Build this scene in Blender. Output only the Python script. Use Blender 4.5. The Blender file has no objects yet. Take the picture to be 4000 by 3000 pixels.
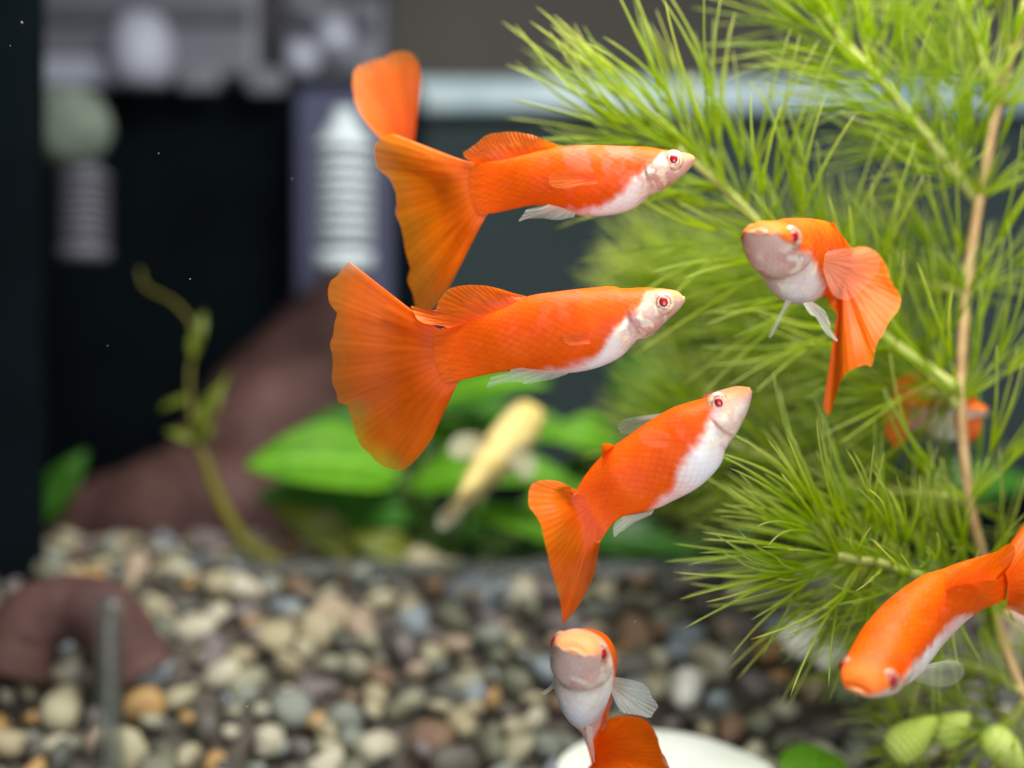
import bpy, bmesh, math, random
import numpy as np
from mathutils import Vector, Matrix, noise

random.seed(7); np.random.seed(7)
SC = bpy.context.scene
COL = SC.collection
CM = 0.01                      # everything below is written in centimetres
K = 0.8                        # picture width / distance

# ------------------------------------------------------------------ camera
cam_d = bpy.data.cameras.new('camera')
cam = bpy.data.objects.new('camera', cam_d); COL.objects.link(cam)
cam.location = (0, 0, 0); cam.rotation_euler = (math.radians(90), 0, 0)
cam_d.sensor_width = 36; cam_d.lens = 36 / K
cam_d.clip_start = 0.005; cam_d.clip_end = 20
cam_d.dof.use_dof = True; cam_d.dof.focus_distance = 13.0 * CM
cam_d.dof.aperture_fstop = 9.3
SC.camera = cam
SC.render.resolution_x = 1024; SC.render.resolution_y = 768

# ------------------------------------------------------------------ light
w = bpy.data.worlds.new('World'); SC.world = w; w.use_nodes = True
w.node_tree.nodes['Background'].inputs[0].default_value = (0.62, 0.72, 0.80, 1)
w.node_tree.nodes['Background'].inputs[1].default_value = 0.10

def lamp(name, loc, target, sx, sy, power, col):
    d = bpy.data.lights.new(name, 'AREA'); d.shape = 'RECTANGLE'
    d.size = sx * CM; d.size_y = sy * CM; d.energy = power; d.color = col
    o = bpy.data.objects.new(name, d); COL.objects.link(o)
    o.location = Vector(loc) * CM
    o.rotation_euler = (Vector(target) - Vector(loc)).to_track_quat('-Z', 'Y').to_euler()
    return o
lamp('aquarium_light', (4.2, 11.5, 13.0), (3.8, 15.0, 0), 12, 9, 0.82, (1.0, 0.985, 0.95))
lamp('front_fill', (5, -5, -0.5), (3, 14, -0.5), 12, 12, 0.38, (0.95, 0.97, 1.0))  # added fill from behind the camera, set low to light the bellies
SC.view_settings.view_transform = 'Standard'; SC.view_settings.look = 'None'
SC.view_settings.exposure = 0.0; SC.view_settings.gamma = 1.0

# ------------------------------------------------------------------ helpers
def P(px, py, D):
    """photo pixel + distance in cm -> point in cm"""
    return Vector(((px - 2000) / 4000 * K * D, D, (1500 - py) / 4000 * K * D))

def tag(o, label=None, cat=None, group=None, kind=None):
    if label: o['label'] = label
    if cat: o['category'] = cat
    if group: o['group'] = group
    if kind: o['kind'] = kind
    return o

def empty(name, loc_cm):
    o = bpy.data.objects.new(name, None); COL.objects.link(o)
    o.location = Vector(loc_cm) * CM; o.empty_display_size = 0.003
    return o

def mesh(name, verts, faces, smooth=True, cols=None, uvs=None, extra=None):
    """verts in cm"""
    me = bpy.data.meshes.new(name)
    me.from_pydata([(v[0] * CM, v[1] * CM, v[2] * CM) for v in verts], [], faces)
    if smooth: me.polygons.foreach_set('use_smooth', [True] * len(me.polygons))
    if cols is not None:
        a = me.color_attributes.new('Col', 'FLOAT_COLOR', 'POINT')
        a.data.foreach_set('color', np.asarray(cols, dtype=np.float32).ravel())
    if extra:
        for k, vals in extra.items():
            a = me.attributes.new(k, 'FLOAT', 'POINT')
            a.data.foreach_set('value', np.asarray(vals, dtype=np.float32))
    if uvs is not None:
        uvl = me.uv_layers.new(name='UVMap')
        li = np.zeros(len(me.loops), dtype=np.int32); me.loops.foreach_get('vertex_index', li)
        uvl.data.foreach_set('uv', np.asarray(uvs, dtype=np.float32)[li].ravel())
    me.update()
    return me

def obj(name, me, mat, parent=None, world=True):
    """mesh in world cm space; re-based on the parent's origin so that the thing moves as one"""
    o = bpy.data.objects.new(name, me); COL.objects.link(o)
    if mat and not me.materials: me.materials.append(mat)
    if parent is not None:
        o.parent = parent
        if world:
            loc = parent.location.copy(); q = parent.parent
            while q is not None: loc += q.location; q = q.parent
            o.location = -loc
            # keep children of meshes simple: bake the offset of a mesh parent too
    return o

def catmull(pts, n, closed=False):
    pts = [np.array(p, dtype=float) for p in pts]
    out = []
    m = len(pts)
    P0 = [pts[0] * 2 - pts[1]] + pts + [pts[-1] * 2 - pts[-2]]
    for i in range(n):
        t = i / (n - 1) * (m - 1); k = min(int(t), m - 2); f = t - k
        a, b, c, d = P0[k], P0[k + 1], P0[k + 2], P0[k + 3]
        out.append(0.5 * ((2 * b) + (-a + c) * f + (2 * a - 5 * b + 4 * c - d) * f * f + (-a + 3 * b - 3 * c + d) * f ** 3))
    return np.array(out)

def resample(pts, n):
    pts = np.asarray(pts, dtype=float)
    d = np.r_[0, np.cumsum(np.linalg.norm(np.diff(pts, axis=0), axis=1))]
    t = np.linspace(0, d[-1], n)
    return np.stack([np.interp(t, d, pts[:, i]) for i in range(pts.shape[1])], 1)

def sm(a, b, x):
    t = max(0.0, min(1.0, (x - a) / (b - a))); return t * t * (3 - 2 * t)

def mixc(a, b, t): return tuple(a[i] * (1 - t) + b[i] * t for i in range(3))

# ------------------------------------------------------------------ materials
class NT:
    def __init__(self, name):
        self.m = bpy.data.materials.new(name); self.m.use_nodes = True
        self.t = self.m.node_tree; self.n = self.t.nodes; self.l = self.t.links
        self.n.clear(); self.out = self.n.new('ShaderNodeOutputMaterial')
    def new(self, typ, **kw):
        x = self.n.new('ShaderNode' + typ)
        for k, v in kw.items():
            if k.startswith('i_'): x.inputs[k[2:].replace('_', ' ')].default_value = v
            else: setattr(x, k, v)
        return x
    def link(self, a, b): self.l.new(a, b)
    def math(self, op, a, b=None):
        x = self.new('Math', operation=op)
        for i, v in enumerate((a, b)):
            if v is None: continue
            if hasattr(v, 'links'): self.link(v, x.inputs[i])
            else: x.inputs[i].default_value = v
        return x.outputs[0]
    def mix(self, fac, a, b, blend='MIX'):
        x = self.new('MixRGB', blend_type=blend)
        for i, v in enumerate((fac, a, b)):
            if hasattr(v, 'links'): self.link(v, x.inputs[i])
            elif i == 0: x.inputs[0].default_value = v
            else: x.inputs[i].default_value = (*v, 1)
        return x.outputs[0]
    def noise(self, scale, detail=4, coord='Object', rough=0.55):
        tc = self.new('TexCoord'); nz = self.new('TexNoise')
        nz.inputs['Scale'].default_value = scale; nz.inputs['Detail'].default_value = detail
        nz.inputs['Roughness'].default_value = rough
        self.link(tc.outputs[coord], nz.inputs['Vector']); return nz.outputs['Fac']
    def ramp(self, fac, stops, interp='LINEAR'):
        r = self.new('ValToRGB'); r.color_ramp.interpolation = interp
        while len(r.color_ramp.elements) < len(stops): r.color_ramp.elements.new(0.5)
        for e, (p, c) in zip(r.color_ramp.elements, stops):
            e.position = p; e.color = (*c, 1) if len(c) == 3 else c
        self.link(fac, r.inputs[0]); return r.outputs[0]
    def bump(self, h, strength, dist):
        b = self.new('Bump'); b.inputs['Strength'].default_value = strength
        b.inputs['Distance'].default_value = dist; self.link(h, b.inputs['Height']); return b.outputs[0]

def mat_plain(name, c1, c2, scale, rough=0.5, spec=0.4, bump=0.3, bd=0.0003, translucent=0.0, sss=0.0):
    N = NT(name); nz = N.noise(scale, 5)
    c = N.ramp(nz, [(0.3, c1), (0.7, c2)])
    b = N.new('BsdfPrincipled'); N.link(c, b.inputs['Base Color'])
    b.inputs['Roughness'].default_value = rough; b.inputs['Specular IOR Level'].default_value = spec
    if sss: b.inputs['Subsurface Weight'].default_value = sss; b.inputs['Subsurface Scale'].default_value = 0.002
    N.link(N.bump(nz, bump, bd), b.inputs['Normal'])
    s = b.outputs[0]
    if translucent:
        t = N.new('BsdfTranslucent'); N.link(c, t.inputs[0])
        m = N.new('MixShader'); m.inputs[0].default_value = translucent
        N.link(s, m.inputs[1]); N.link(t.outputs[0], m.inputs[2]); s = m.outputs[0]
    N.link(s, N.out.inputs[0]); return N.m

def mat_body():
    N = NT('fish_skin')
    at = N.new('Attribute', attribute_name='Col'); sh = N.new('Attribute', attribute_name='Shine')
    uv = N.new('UVMap', uv_map='UVMap')
    nz = N.noise(2600, 4); nz2 = N.noise(700, 3); nz3 = N.noise(180, 2)
    # overlapping scales: brick-like offset rows of rounded cells
    mp = N.new('Mapping'); mp.inputs['Scale'].default_value = (30, 19, 1); N.link(uv.outputs[0], mp.inputs[0])
    mr = N.new('Mapping'); mr.inputs['Rotation'].default_value = (0, 0, math.radians(45)); N.link(mp.outputs[0], mr.inputs[0])
    vo = N.new('TexVoronoi', feature='F1'); vo.inputs['Scale'].default_value = 1.0; vo.inputs['Randomness'].default_value = 0.12
    N.link(mr.outputs[0], vo.inputs['Vector'])
    c = N.mix(0.35, at.outputs['Color'], N.ramp(nz2, [(0.3, (0.72, 0.68, 0.65)), (0.7, (1, 1, 1))]), 'MULTIPLY')
    edge = N.ramp(vo.outputs['Distance'], [(0.25, (1, 1, 1)), (0.66, (0.82, 0.74, 0.70))])
    c = N.mix(N.ramp(nz3, [(0.38, (0.12, 0.12, 0.12)), (0.62, (0.62, 0.62, 0.62))]), c, edge, 'MULTIPLY')
    sp = N.new('SeparateColor'); N.link(vo.outputs['Color'], sp.inputs[0])
    fk = N.math('MULTIPLY', N.math('GREATER_THAN', sp.outputs[0], 0.82), N.ramp(vo.outputs['Distance'], [(0.0, (0.035, 0.035, 0.035)), (0.6, (0, 0, 0))]))
    c = N.mix(fk, c, (0.95, 0.42, 0.26))  # faint scale glints painted into the colour as lighter flecks
    b = N.new('BsdfPrincipled'); N.link(c, b.inputs['Base Color'])
    r = N.math('MULTIPLY_ADD', sh.outputs['Fac'], -0.26); r.node.inputs[2].default_value = 0.5
    r = N.math('ADD', r, N.math('MULTIPLY', N.math('SUBTRACT', nz2, 0.5), 0.25))
    N.link(r, b.inputs['Roughness'])
    N.link(N.math('MULTIPLY', sh.outputs['Fac'], 0.12), b.inputs['Metallic'])
    b.inputs['Specular IOR Level'].default_value = 0.11
    b.inputs['Subsurface Weight'].default_value = 0.35
    b.inputs['Subsurface Radius'].default_value = (1.0, 0.35, 0.2)
    b.inputs['Subsurface Scale'].default_value = 0.0007
    h = N.math('ADD', N.math('MULTIPLY', vo.outputs['Distance'], -1.0), N.math('MULTIPLY', nz, 0.6))
    N.link(N.bump(h, 0.35, 0.00006), b.inputs['Normal'])
    N.link(b.outputs[0], N.out.inputs[0]); return N.m

def mat_fin():
    N = NT('fin_membrane')
    at = N.new('Attribute', attribute_name='Col')
    nz = N.noise(900, 5)
    c = N.mix(0.32, at.outputs['Color'], N.ramp(nz, [(0.3, (0.70, 0.62, 0.6)), (0.7, (1, 1, 1))]), 'MULTIPLY')
    b = N.new('BsdfPrincipled'); N.link(c, b.inputs['Base Color'])
    b.inputs['Roughness'].default_value = 0.48; b.inputs['Specular IOR Level'].default_value = 0.25
    N.link(N.bump(nz, 0.25, 0.0001), b.inputs['Normal'])
    t = N.new('BsdfTranslucent'); N.link(c, t.inputs[0])
    m = N.new('MixShader'); m.inputs[0].default_value = 0.42
    N.link(b.outputs[0], m.inputs[1]); N.link(t.outputs[0], m.inputs[2])
    tr = N.new('BsdfTransparent'); m2 = N.new('MixShader')
    N.link(at.outputs['Alpha'], m2.inputs[0]); N.link(tr.outputs[0], m2.inputs[1]); N.link(m.outputs[0], m2.inputs[2])
    N.link(m2.outputs[0], N.out.inputs[0]); return N.m

def mat_attr(name, rough=0.25, spec=0.5, coat=0.0, sss=0.0):
    N = NT(name); at = N.new('Attribute', attribute_name='Col')
    nz = N.noise(3500, 3)
    c = N.mix(0.4, at.outputs['Color'], N.ramp(nz, [(0.3, (0.7, 0.7, 0.7)), (0.7, (1, 1, 1))]), 'MULTIPLY')
    b = N.new('BsdfPrincipled'); N.link(c, b.inputs['Base Color'])
    b.inputs['Roughness'].default_value = rough; b.inputs['Specular IOR Level'].default_value = spec
    b.inputs['Coat Weight'].default_value = coat; b.inputs['Coat Roughness'].default_value = 0.06
    if sss: b.inputs['Subsurface Weight'].default_value = sss; b.inputs['Subsurface Scale'].default_value = 0.0006
    N.link(b.outputs[0], N.out.inputs[0]); return N.m

def mat_needle():
    N = NT('hornwort_needle')
    at = N.new('Attribute', attribute_name='Col')
    oi = N.new('ObjectInfo'); gm = N.new('NewGeometry')
    rnd = N.math('FRACT', N.math('ADD', oi.outputs['Random'], gm.outputs['Random Per Island']))
    var = N.ramp(rnd, [(0.0, (0.70, 0.78, 0.6)), (0.5, (1.0, 1.0, 1.0)), (1.0, (1.25, 1.12, 1.0))])
    nz = N.noise(1500, 3)
    c = N.mix(1.0, at.outputs['Color'], var, 'MULTIPLY')
    c = N.mix(0.5, c, N.ramp(nz, [(0.3, (0.7, 0.75, 0.6)), (0.7, (1.1, 1.1, 1.1))]), 'MULTIPLY')
    b = N.new('BsdfPrincipled'); N.link(c, b.inputs['Base Color'])
    b.inputs['Roughness'].default_value = 0.42; b.inputs['Specular IOR Level'].default_value = 0.35
    t = N.new('BsdfTranslucent'); N.link(c, t.inputs[0])
    m = N.new('MixShader'); m.inputs[0].default_value = 0.55
    N.link(b.outputs[0], m.inputs[1]); N.link(t.outputs[0], m.inputs[2])
    tr = N.new('BsdfTransparent'); tr.inputs[0].default_value = (0.85, 1.0, 0.45, 1); m2 = N.new('MixShader'); m2.inputs[0].default_value = 0.22
    N.link(m.outputs[0], m2.inputs[1]); N.link(tr.outputs[0], m2.inputs[2])
    N.link(m2.outputs[0], N.out.inputs[0]); return N.m

def mat_pebble(name, island):
    N = NT(name)
    if island: g = N.new('NewGeometry'); rnd = g.outputs['Random Per Island']
    else: g = N.new('ObjectInfo'); rnd = g.outputs['Random']
    pal = [(0.00, (0.20, 0.21, 0.15)), (0.10, (0.44, 0.39, 0.25)), (0.20, (0.11, 0.115, 0.10)), (0.28, (0.46, 0.43, 0.29)),
           (0.36, (0.24, 0.155, 0.10)), (0.43, (0.26, 0.29, 0.25)), (0.52, (0.60, 0.57, 0.44)), (0.60, (0.50, 0.31, 0.12)),
           (0.66, (0.15, 0.14, 0.12)), (0.74, (0.34, 0.34, 0.24)), (0.82, (0.22, 0.19, 0.19)), (0.90, (0.46, 0.36, 0.27)), (0.95, (0.30, 0.36, 0.41))]
    c = N.ramp(rnd, pal, 'CONSTANT')
    nz = N.noise(330, 6, rough=0.7); nz2 = N.noise(1500, 3)
    c = N.mix(0.75, c, N.ramp(nz, [(0.25, (0.32, 0.29, 0.25)), (0.5, (0.74, 0.71, 0.66)), (0.75, (1.1, 1.04, 0.94))]), 'MULTIPLY')
    b = N.new('BsdfPrincipled'); N.link(c, b.inputs['Base Color'])
    b.inputs['Roughness'].default_value = 0.5; b.inputs['Specular IOR Level'].default_value = 0.35
    N.link(N.bump(nz2, 0.3, 0.0002), b.inputs['Normal'])
    N.link(b.outputs[0], N.out.inputs[0]); return N.m

def mat_leaf(name, c1, c2, trans=0.35, rough=0.35):
    N = NT(name)
    at = N.new('Attribute', attribute_name='Vein')
    nz = N.noise(120, 5)
    c = N.ramp(nz, [(0.3, c1), (0.7, c2)])
    c = N.mix(N.math('MULTIPLY', at.outputs['Fac'], 0.6), c, tuple(min(1, x * 1.8 + 0.04) for x in c2))
    b = N.new('BsdfPrincipled'); N.link(c, b.inputs['Base Color'])
    b.inputs['Roughness'].default_value = rough; b.inputs['Specular IOR Level'].default_value = 0.25
    N.link(N.bump(nz, 0.3, 0.0004), b.inputs['Normal'])
    t = N.new('BsdfTranslucent'); N.link(c, t.inputs[0])
    m = N.new('MixShader'); m.inputs[0].default_value = trans
    N.link(b.outputs[0], m.inputs[1]); N.link(t.outputs[0], m.inputs[2])
    N.link(m.outputs[0], N.out.inputs[0]); return N.m

def mat_glass(name, tint, clear=0.8, rough=0.1):
    N = NT(name); nz = N.noise(200, 3)
    tr = N.new('BsdfTransparent'); tr.inputs[0].default_value = (0.9, 0.95, 0.94, 1)
    b = N.new('BsdfPrincipled'); c = N.ramp(nz, [(0.3, tuple(x * 0.7 for x in tint)), (0.7, tint)])
    N.link(c, b.inputs['Base Color']); b.inputs['Roughness'].default_value = rough
    m = N.new('MixShader'); m.inputs[0].default_value = 1 - clear
    N.link(tr.outputs[0], m.inputs[1]); N.link(b.outputs[0], m.inputs[2])
    N.link(m.outputs[0], N.out.inputs[0]); return N.m

M_BODY = mat_body(); M_FIN = mat_fin(); M_EYE = mat_attr('fish_eye', 0.3, 0.4, 0.25); M_LIP = mat_attr('fish_lip', 0.35, 0.4, 0.0, 0.3)
M_NEEDLE = mat_needle()
M_STEM = mat_plain('hornwort_stem', (0.30, 0.17, 0.07), (0.47, 0.33, 0.15), 300, 0.5, 0.3, 0.4, 0.0002)
M_GSTEM = mat_plain('green_stem', (0.28, 0.33, 0.07), (0.42, 0.43, 0.13), 300, 0.5, 0.3, 0.4, 0.0002)
M_PEB = mat_pebble('pebble_stone', False); M_PEBS = mat_pebble('gravel_stone', True)

# ------------------------------------------------------------------ generic shapes
def tube_geo(pts, rad, sides=8, cap=True):
    pts = [Vector(p) for p in pts]; n = len(pts); V = []; F = []
    up = Vector((0.13, 0.31, 0.94))
    for i, p in enumerate(pts):
        d = (pts[min(i + 1, n - 1)] - pts[max(i - 1, 0)]).normalized()
        a = d.cross(up)
        if a.length < 1e-4: a = d.cross(Vector((1, 0, 0)))
        a.normalize(); b = a.cross(d).normalized()
        r = rad[i] if hasattr(rad, '__len__') else rad
        for k in range(sides):
            t = 2 * math.pi * k / sides; V.append(p + a * (r * math.cos(t)) + b * (r * math.sin(t)))
    for i in range(n - 1):
        for k in range(sides):
            k2 = (k + 1) % sides
            F.append((i * sides + k, i * sides + k2, (i + 1) * sides + k2, (i + 1) * sides + k))
    if cap:
        F.append(tuple(range(sides))[::-1]); F.append(tuple((n - 1) * sides + k for k in range(sides)))
    return V, F

def lathe_geo(profile, base, axis_pts=48):
    """profile of (r, z) round a vertical axis at base (cm)"""
    V = []; F = []; n = len(profile); b = Vector(base)
    for r, z in profile:
        for k in range(axis_pts):
            t = 2 * math.pi * k / axis_pts; V.append(b + Vector((r * math.cos(t), r * math.sin(t), z)))
    for i in range(n - 1):
        for k in range(axis_pts):
            k2 = (k + 1) % axis_pts
            F.append((i * axis_pts + k, i * axis_pts + k2, (i + 1) * axis_pts + k2, (i + 1) * axis_pts + k))
    F.append(tuple(range(axis_pts))[::-1]); F.append(tuple((n - 1) * axis_pts + k for k in range(axis_pts)))
    return V, F

def box_me(name, x0, x1, y0, y1, z0, z1, bev=0.05):
    bm = bmesh.new(); bmesh.ops.create_cube(bm, size=1)
    for v in bm.verts:
        v.co = Vector(((x0 if v.co.x < 0 else x1), (y0 if v.co.y < 0 else y1), (z0 if v.co.z < 0 else z1))) * CM
    if bev: bmesh.ops.bevel(bm, geom=bm.edges[:], offset=bev * CM, segments=2, affect='EDGES', profile=0.5)
    me = bpy.data.meshes.new(name); bm.to_mesh(me); bm.free(); return me

# ================================================================== SETTING
M_BACK = mat_plain('tank_back_glass', (0.026, 0.042, 0.043), (0.040, 0.058, 0.060), 12, 0.6, 0.1, 0.05)
M_ROOM = mat_plain('room_wall_paint', (0.075, 0.07, 0.06), (0.12, 0.11, 0.095), 10, 0.7, 0.2, 0.05)
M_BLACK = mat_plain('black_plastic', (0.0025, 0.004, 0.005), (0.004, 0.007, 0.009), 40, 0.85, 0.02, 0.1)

def panel(name, px0, px1, py0, py1, D, thick, mat, kind='structure'):
    a = P(px0, py1, D); b = P(px1, py0, D)
    o = obj(name, box_me(name, a.x, b.x, D, D + thick, a.z, b.z, 0), mat)
    return tag(o, kind=kind)
panel('tank_back', -900, 4900, 372, 2900, 34, 0.5, M_BACK)
panel('shade_backing', -900, 4900, 1840, 3000, 33.4, 0.4, M_BLACK)  # black sheet added for the deep shade behind the leaves
panel('room_wall', -900, 4900, -900, 372, 36.5, 0.5, M_ROOM)
a = P(-900, 3600, 21); b = P(108, -800, 21)
tag(obj('tank_corner', box_me('tank_corner', -14, b.x, 21, 21.8, -7.5, 9, 0.03), M_BLACK), kind='structure')

# gravel
def gz(x, y):
    if y < 21.5: z = -3.02 - (21.5 - y) * 0.60
    else: z = -3.25 - 0.16 * (y - 21.5)
    z += 0.62 * sm(-2.6, -5.0, x) * sm(21.5, 23.2, y) * sm(28, 24.5, y)
    return z + 0.12 * noise.noise(Vector((x * 0.7, y * 0.7, 3.1)))
V = []; F = []; NX, NY = 61, 61
for j in range(NY):
    for i in range(NX):
        x = -16 + 32 * i / (NX - 1); y = 13 + 21 * j / (NY - 1)
        V.append((x, y, gz(x, y) - 0.22))
for j in range(NY - 1):
    for i in range(NX - 1):
        F.append((j * NX + i, j * NX + i + 1, (j + 1) * NX + i + 1, (j + 1) * NX + i))
M_BED = mat_plain('gravel_bed_silt', (0.05, 0.042, 0.034), (0.11, 0.095, 0.075), 250, 0.8, 0.2, 0.6, 0.001)
bed = tag(obj('gravel_bed', mesh('gravel_bed', V, F), M_BED), kind='structure')

peb_me = []
for k in range(12):
    bm = bmesh.new(); bmesh.ops.create_icosphere(bm, subdivisions=2, radius=1)
    off = Vector((k * 7.3, k * 3.1, 1.7)); sx, sy, sz = random.uniform(0.85, 1.55), random.uniform(0.65, 1.05), random.uniform(0.45, 0.8)
    for v in bm.verts:
        d = 1 + 0.5 * noise.noise(v.co * 1.1 + off) + 0.14 * noise.noise(v.co * 2.4 + off)
        v.co = Vector((v.co.x * sx, v.co.y * sy, v.co.z * sz)) * d
    for f in bm.faces: f.smooth = True
    me = bpy.data.meshes.new('pebble'); bm.to_mesh(me); bm.free(); me.materials.append(M_PEB); peb_me.append(me)
spots = []
y = 15.6
while y < 33:
    st = 0.46 if y < 23.5 else 0.50
    x = -12.5 * (0.5 + y / 44)
    while x < 12.5 * (0.5 + y / 44):
        jx, jy = x + random.uniform(-.17, .17), y + random.uniform(-.17, .17)
        s = random.choice((.15, .20, .25, .28, .34)) * random.uniform(.9, 1.1)
        spots.append((jx, jy, s)); x += st
    y += st * (0.72 if y < 21.6 else 0.95)
def vis(sp):
    x, y, s = sp; z = gz(x, y); px = 2000 + x / y * 4000 / K; py = 1500 - z / y * 4000 / K
    inside = -80 < px < 4080 and 1900 < py < 3120
    return (s / y) * (1 if inside else 0.01) * (0.35 if y > 22.5 and x > -3 else 1)
spots = [q for q in spots if q[1] < 23 or q[0] < -2.5]
spots.sort(key=vis, reverse=True)
VS = []; FS = []
for k, (x, y, s) in enumerate(spots):
    pos = Vector((x, y, gz(x, y) + random.uniform(-.10, .06)))
    rot = Matrix.Rotation(random.uniform(0, 6.28), 4, 'Z') @ Matrix.Rotation(random.gauss(0.45 if y < 21.5 else 0, .5), 4, 'X') @ Matrix.Rotation(random.gauss(0, .4), 4, 'Y')
    if k < 300:
        o = bpy.data.objects.new('pebble', peb_me[random.randrange(12)]); COL.objects.link(o); o.parent = bed
        o.matrix_local = Matrix.Translation(pos * CM) @ rot @ Matrix.Scale(s * CM, 4)
    else:
        me = peb_me[random.randrange(12)]; b0 = len(VS)
        for v in me.vertices: VS.append(pos + (rot @ (v.co * s)))
        for p in me.polygons: FS.append(tuple(b0 + i for i in p.vertices))
tag(obj('loose_gravel', mesh('loose_gravel', VS, FS), M_PEBS, bed), kind='stuff')

# glass step in front of the gravel terrace
M_GL = mat_glass('clear_glass', (0.16, 0.17, 0.15), 0.35, 0.12)
g = empty('glass_step', (0, 20.9, -3.1))
tag(g, 'clear glass strip edging the top of the gravel terrace', 'glass edging')
a = P(950, 2240, 21.2); b = P(2950, 2195, 21.2)
obj('top_strip', box_me('top_strip', a.x, b.x, 21.1, 21.4, a.z, b.z, 0.02), M_GL, g)
V, F = tube_geo([P(425, 2345 + i * 110, 9.6) for i in range(16)], 0.10, 16)
tag(obj('reflection_rod', mesh('reflection_rod', V, F), mat_glass('rod_reflection', (0.10, 0.105, 0.085), 0.6, 0.2)), 'dim olive reflection built as an upright rod before the small arch', 'reflection')  # blurred lower-left reflection built as a solid rod

# ================================================================== BACKGROUND THINGS
M_GREY = mat_plain('grey_reflection', (0.12, 0.125, 0.15), (0.18, 0.185, 0.215), 25, 0.5, 0.4, 0.1)
M_PALE = mat_plain('pale_reflection', (0.34, 0.36, 0.44), (0.42, 0.44, 0.52), 25, 0.45, 0.4, 0.1)
M_NAVY = mat_plain('navy_plastic', (0.045, 0.05, 0.10), (0.065, 0.072, 0.135), 25, 0.5, 0.4, 0.1)
M_WHITE = mat_plain('white_plastic', (0.40, 0.46, 0.49), (0.48, 0.54, 0.56), 40, 0.4, 0.4, 0.1)
M_DIM = mat_plain('dusty_grey_plastic', (0.07, 0.07, 0.085), (0.11, 0.11, 0.13), 40, 0.5, 0.4, 0.1)
M_SPONGE = mat_plain('green_grey_sponge', (0.09, 0.115, 0.09), (0.16, 0.195, 0.155), 120, 0.9, 0.1, 0.8, 0.001)
M_CYAN = mat_plain('frosted_glass_brace', (0.24, 0.38, 0.43), (0.52, 0.66, 0.70), 60, 0.35, 0.5, 0.3)

def bx(name, px0, px1, py0, py1, D, thick, mat, parent, bev=0.12):
    a = P(px0, py1, D); b = P(px1, py0, D)
    return obj(name, box_me(name, a.x, b.x, D, D + thick, a.z, b.z, bev), mat, parent)

t = empty('left_backdrop', P(800, 1900, 32.5))  # added shapes for the dark unlit back and blurred room reflections
tag(t, 'black backing and grey bands added for the unlit back and room reflections', 'backdrop')
bx('case', 60, 1640, 330, 2150, 32.0, 1.3, M_BLACK, t)
bx('grey_band', 60, 1010, -200, 300, 31.0, 2.0, M_GREY, t, 0.25)
bx('grey_band_end', 1090, 1500, -200, 300, 31.0, 2.0, M_GREY, t, 0.25)
bx('pale_band', 60, 480, 215, 335, 30.7, 0.29, M_PALE, t, 0.12)
bx('grey_block', 690, 850, 240, 350, 30.5, 0.48, M_GREY, t, 0.15)
bx('grey_block', 960, 1110, 260, 362, 30.5, 0.48, M_GREY, t, 0.15)
bx('dark_band', 120, 980, 30, 80, 30.72, 0.27, M_DIM, t, 0.1)
V, F = lathe_geo([(0.05, -0.9), (0.62, -0.85), (0.75, -0.3), (0.72, 0.3), (0.5, 0.75), (0.05, 0.85)], P(555, 190, 30.2))
obj('round_spot', mesh('round_spot', V, F), M_PALE, t)
for (px, py, r) in ((1310, 150, .5), (1200, 40, .4), (1420, 60, .35), (1180, 230, .45)):
    V, F = lathe_geo([(0.05, -r), (r * .8, -r * .7), (r, 0), (r * .8, r * .7), (.05, r)], P(px, py, 30.6), 24)
    obj('round_spot', mesh('round_spot', V, F), M_GREY if r < .45 else M_PALE, t)

def ribbed(name, px, half, py0, py_cone, py1, D, mat, nr, label):
    c = P(px, py1, D); s = K * D / 4000; H = (py1 - py0) * s; R = half * s; hc = (py1 - py_cone) * s
    t = empty(name, c); tag(t, label, 'filter tube')
    V, F = lathe_geo([(0.02, 0), (R * .92, 0), (R, .1), (R, hc * .17), (R * .70, hc * .18), (R * .70, hc * .97), (R * .6, hc * .98), (.02, hc * .98)], c, 40)
    obj('core', mesh('core', V, F, smooth=False), M_NAVY, t)
    for k in range(nr):
        z0 = hc * (0.19 + 0.76 * k / nr); dz = hc * 0.76 / nr
        V, F = lathe_geo([(R * .72, z0 + dz * .28), (R * .98, z0 + dz * .32), (R, z0 + dz * .6), (R * .98, z0 + dz * .9), (R * .72, z0 + dz * .94)], c, 40)
        obj('rib', mesh('rib', V, F, smooth=False), mat, t)
    V, F = lathe_geo([(.02, -.02), (R * .95, -.02), (R * 1.03, .12), (R * 1.03, hc * .15), (R * .9, hc * .16), (.02, hc * .16)], c, 40)
    obj('foot', mesh('foot', V, F), mat, t)
    V, F = lathe_geo([(.02, hc * .985), (R * 1.05, hc * .985), (R * 1.05, hc * 1.03), (R * .45, H * .93), (R * .33, H), (0.02, H)], c, 40)
    obj('cone_cap', mesh('cone_cap', V, F), mat, t)
    return t
ribbed('filter_tube', 1345, 112, 425, 585, 1058, 25.5, M_WHITE, 8, 'white ribbed filter tube with conical top in front of navy pillar')
ribbed('filter_tube', 328, 100, 600, 700, 1015, 26.0, M_DIM, 7, 'dim grey ribbed filter tube under a round green sponge')
t = empty('pillar', P(1340, 1700, 30.5)); tag(t, 'navy purple upright panel behind the white ribbed tube', 'panel')
bx('front_panel', 1150, 1530, 340, 1900, 30.2, 0.8, M_NAVY, t, 0.15)
bx('side_rail', 1530, 1590, 300, 1900, 30.4, 0.5, M_BLACK, t, 0.1)
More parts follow.
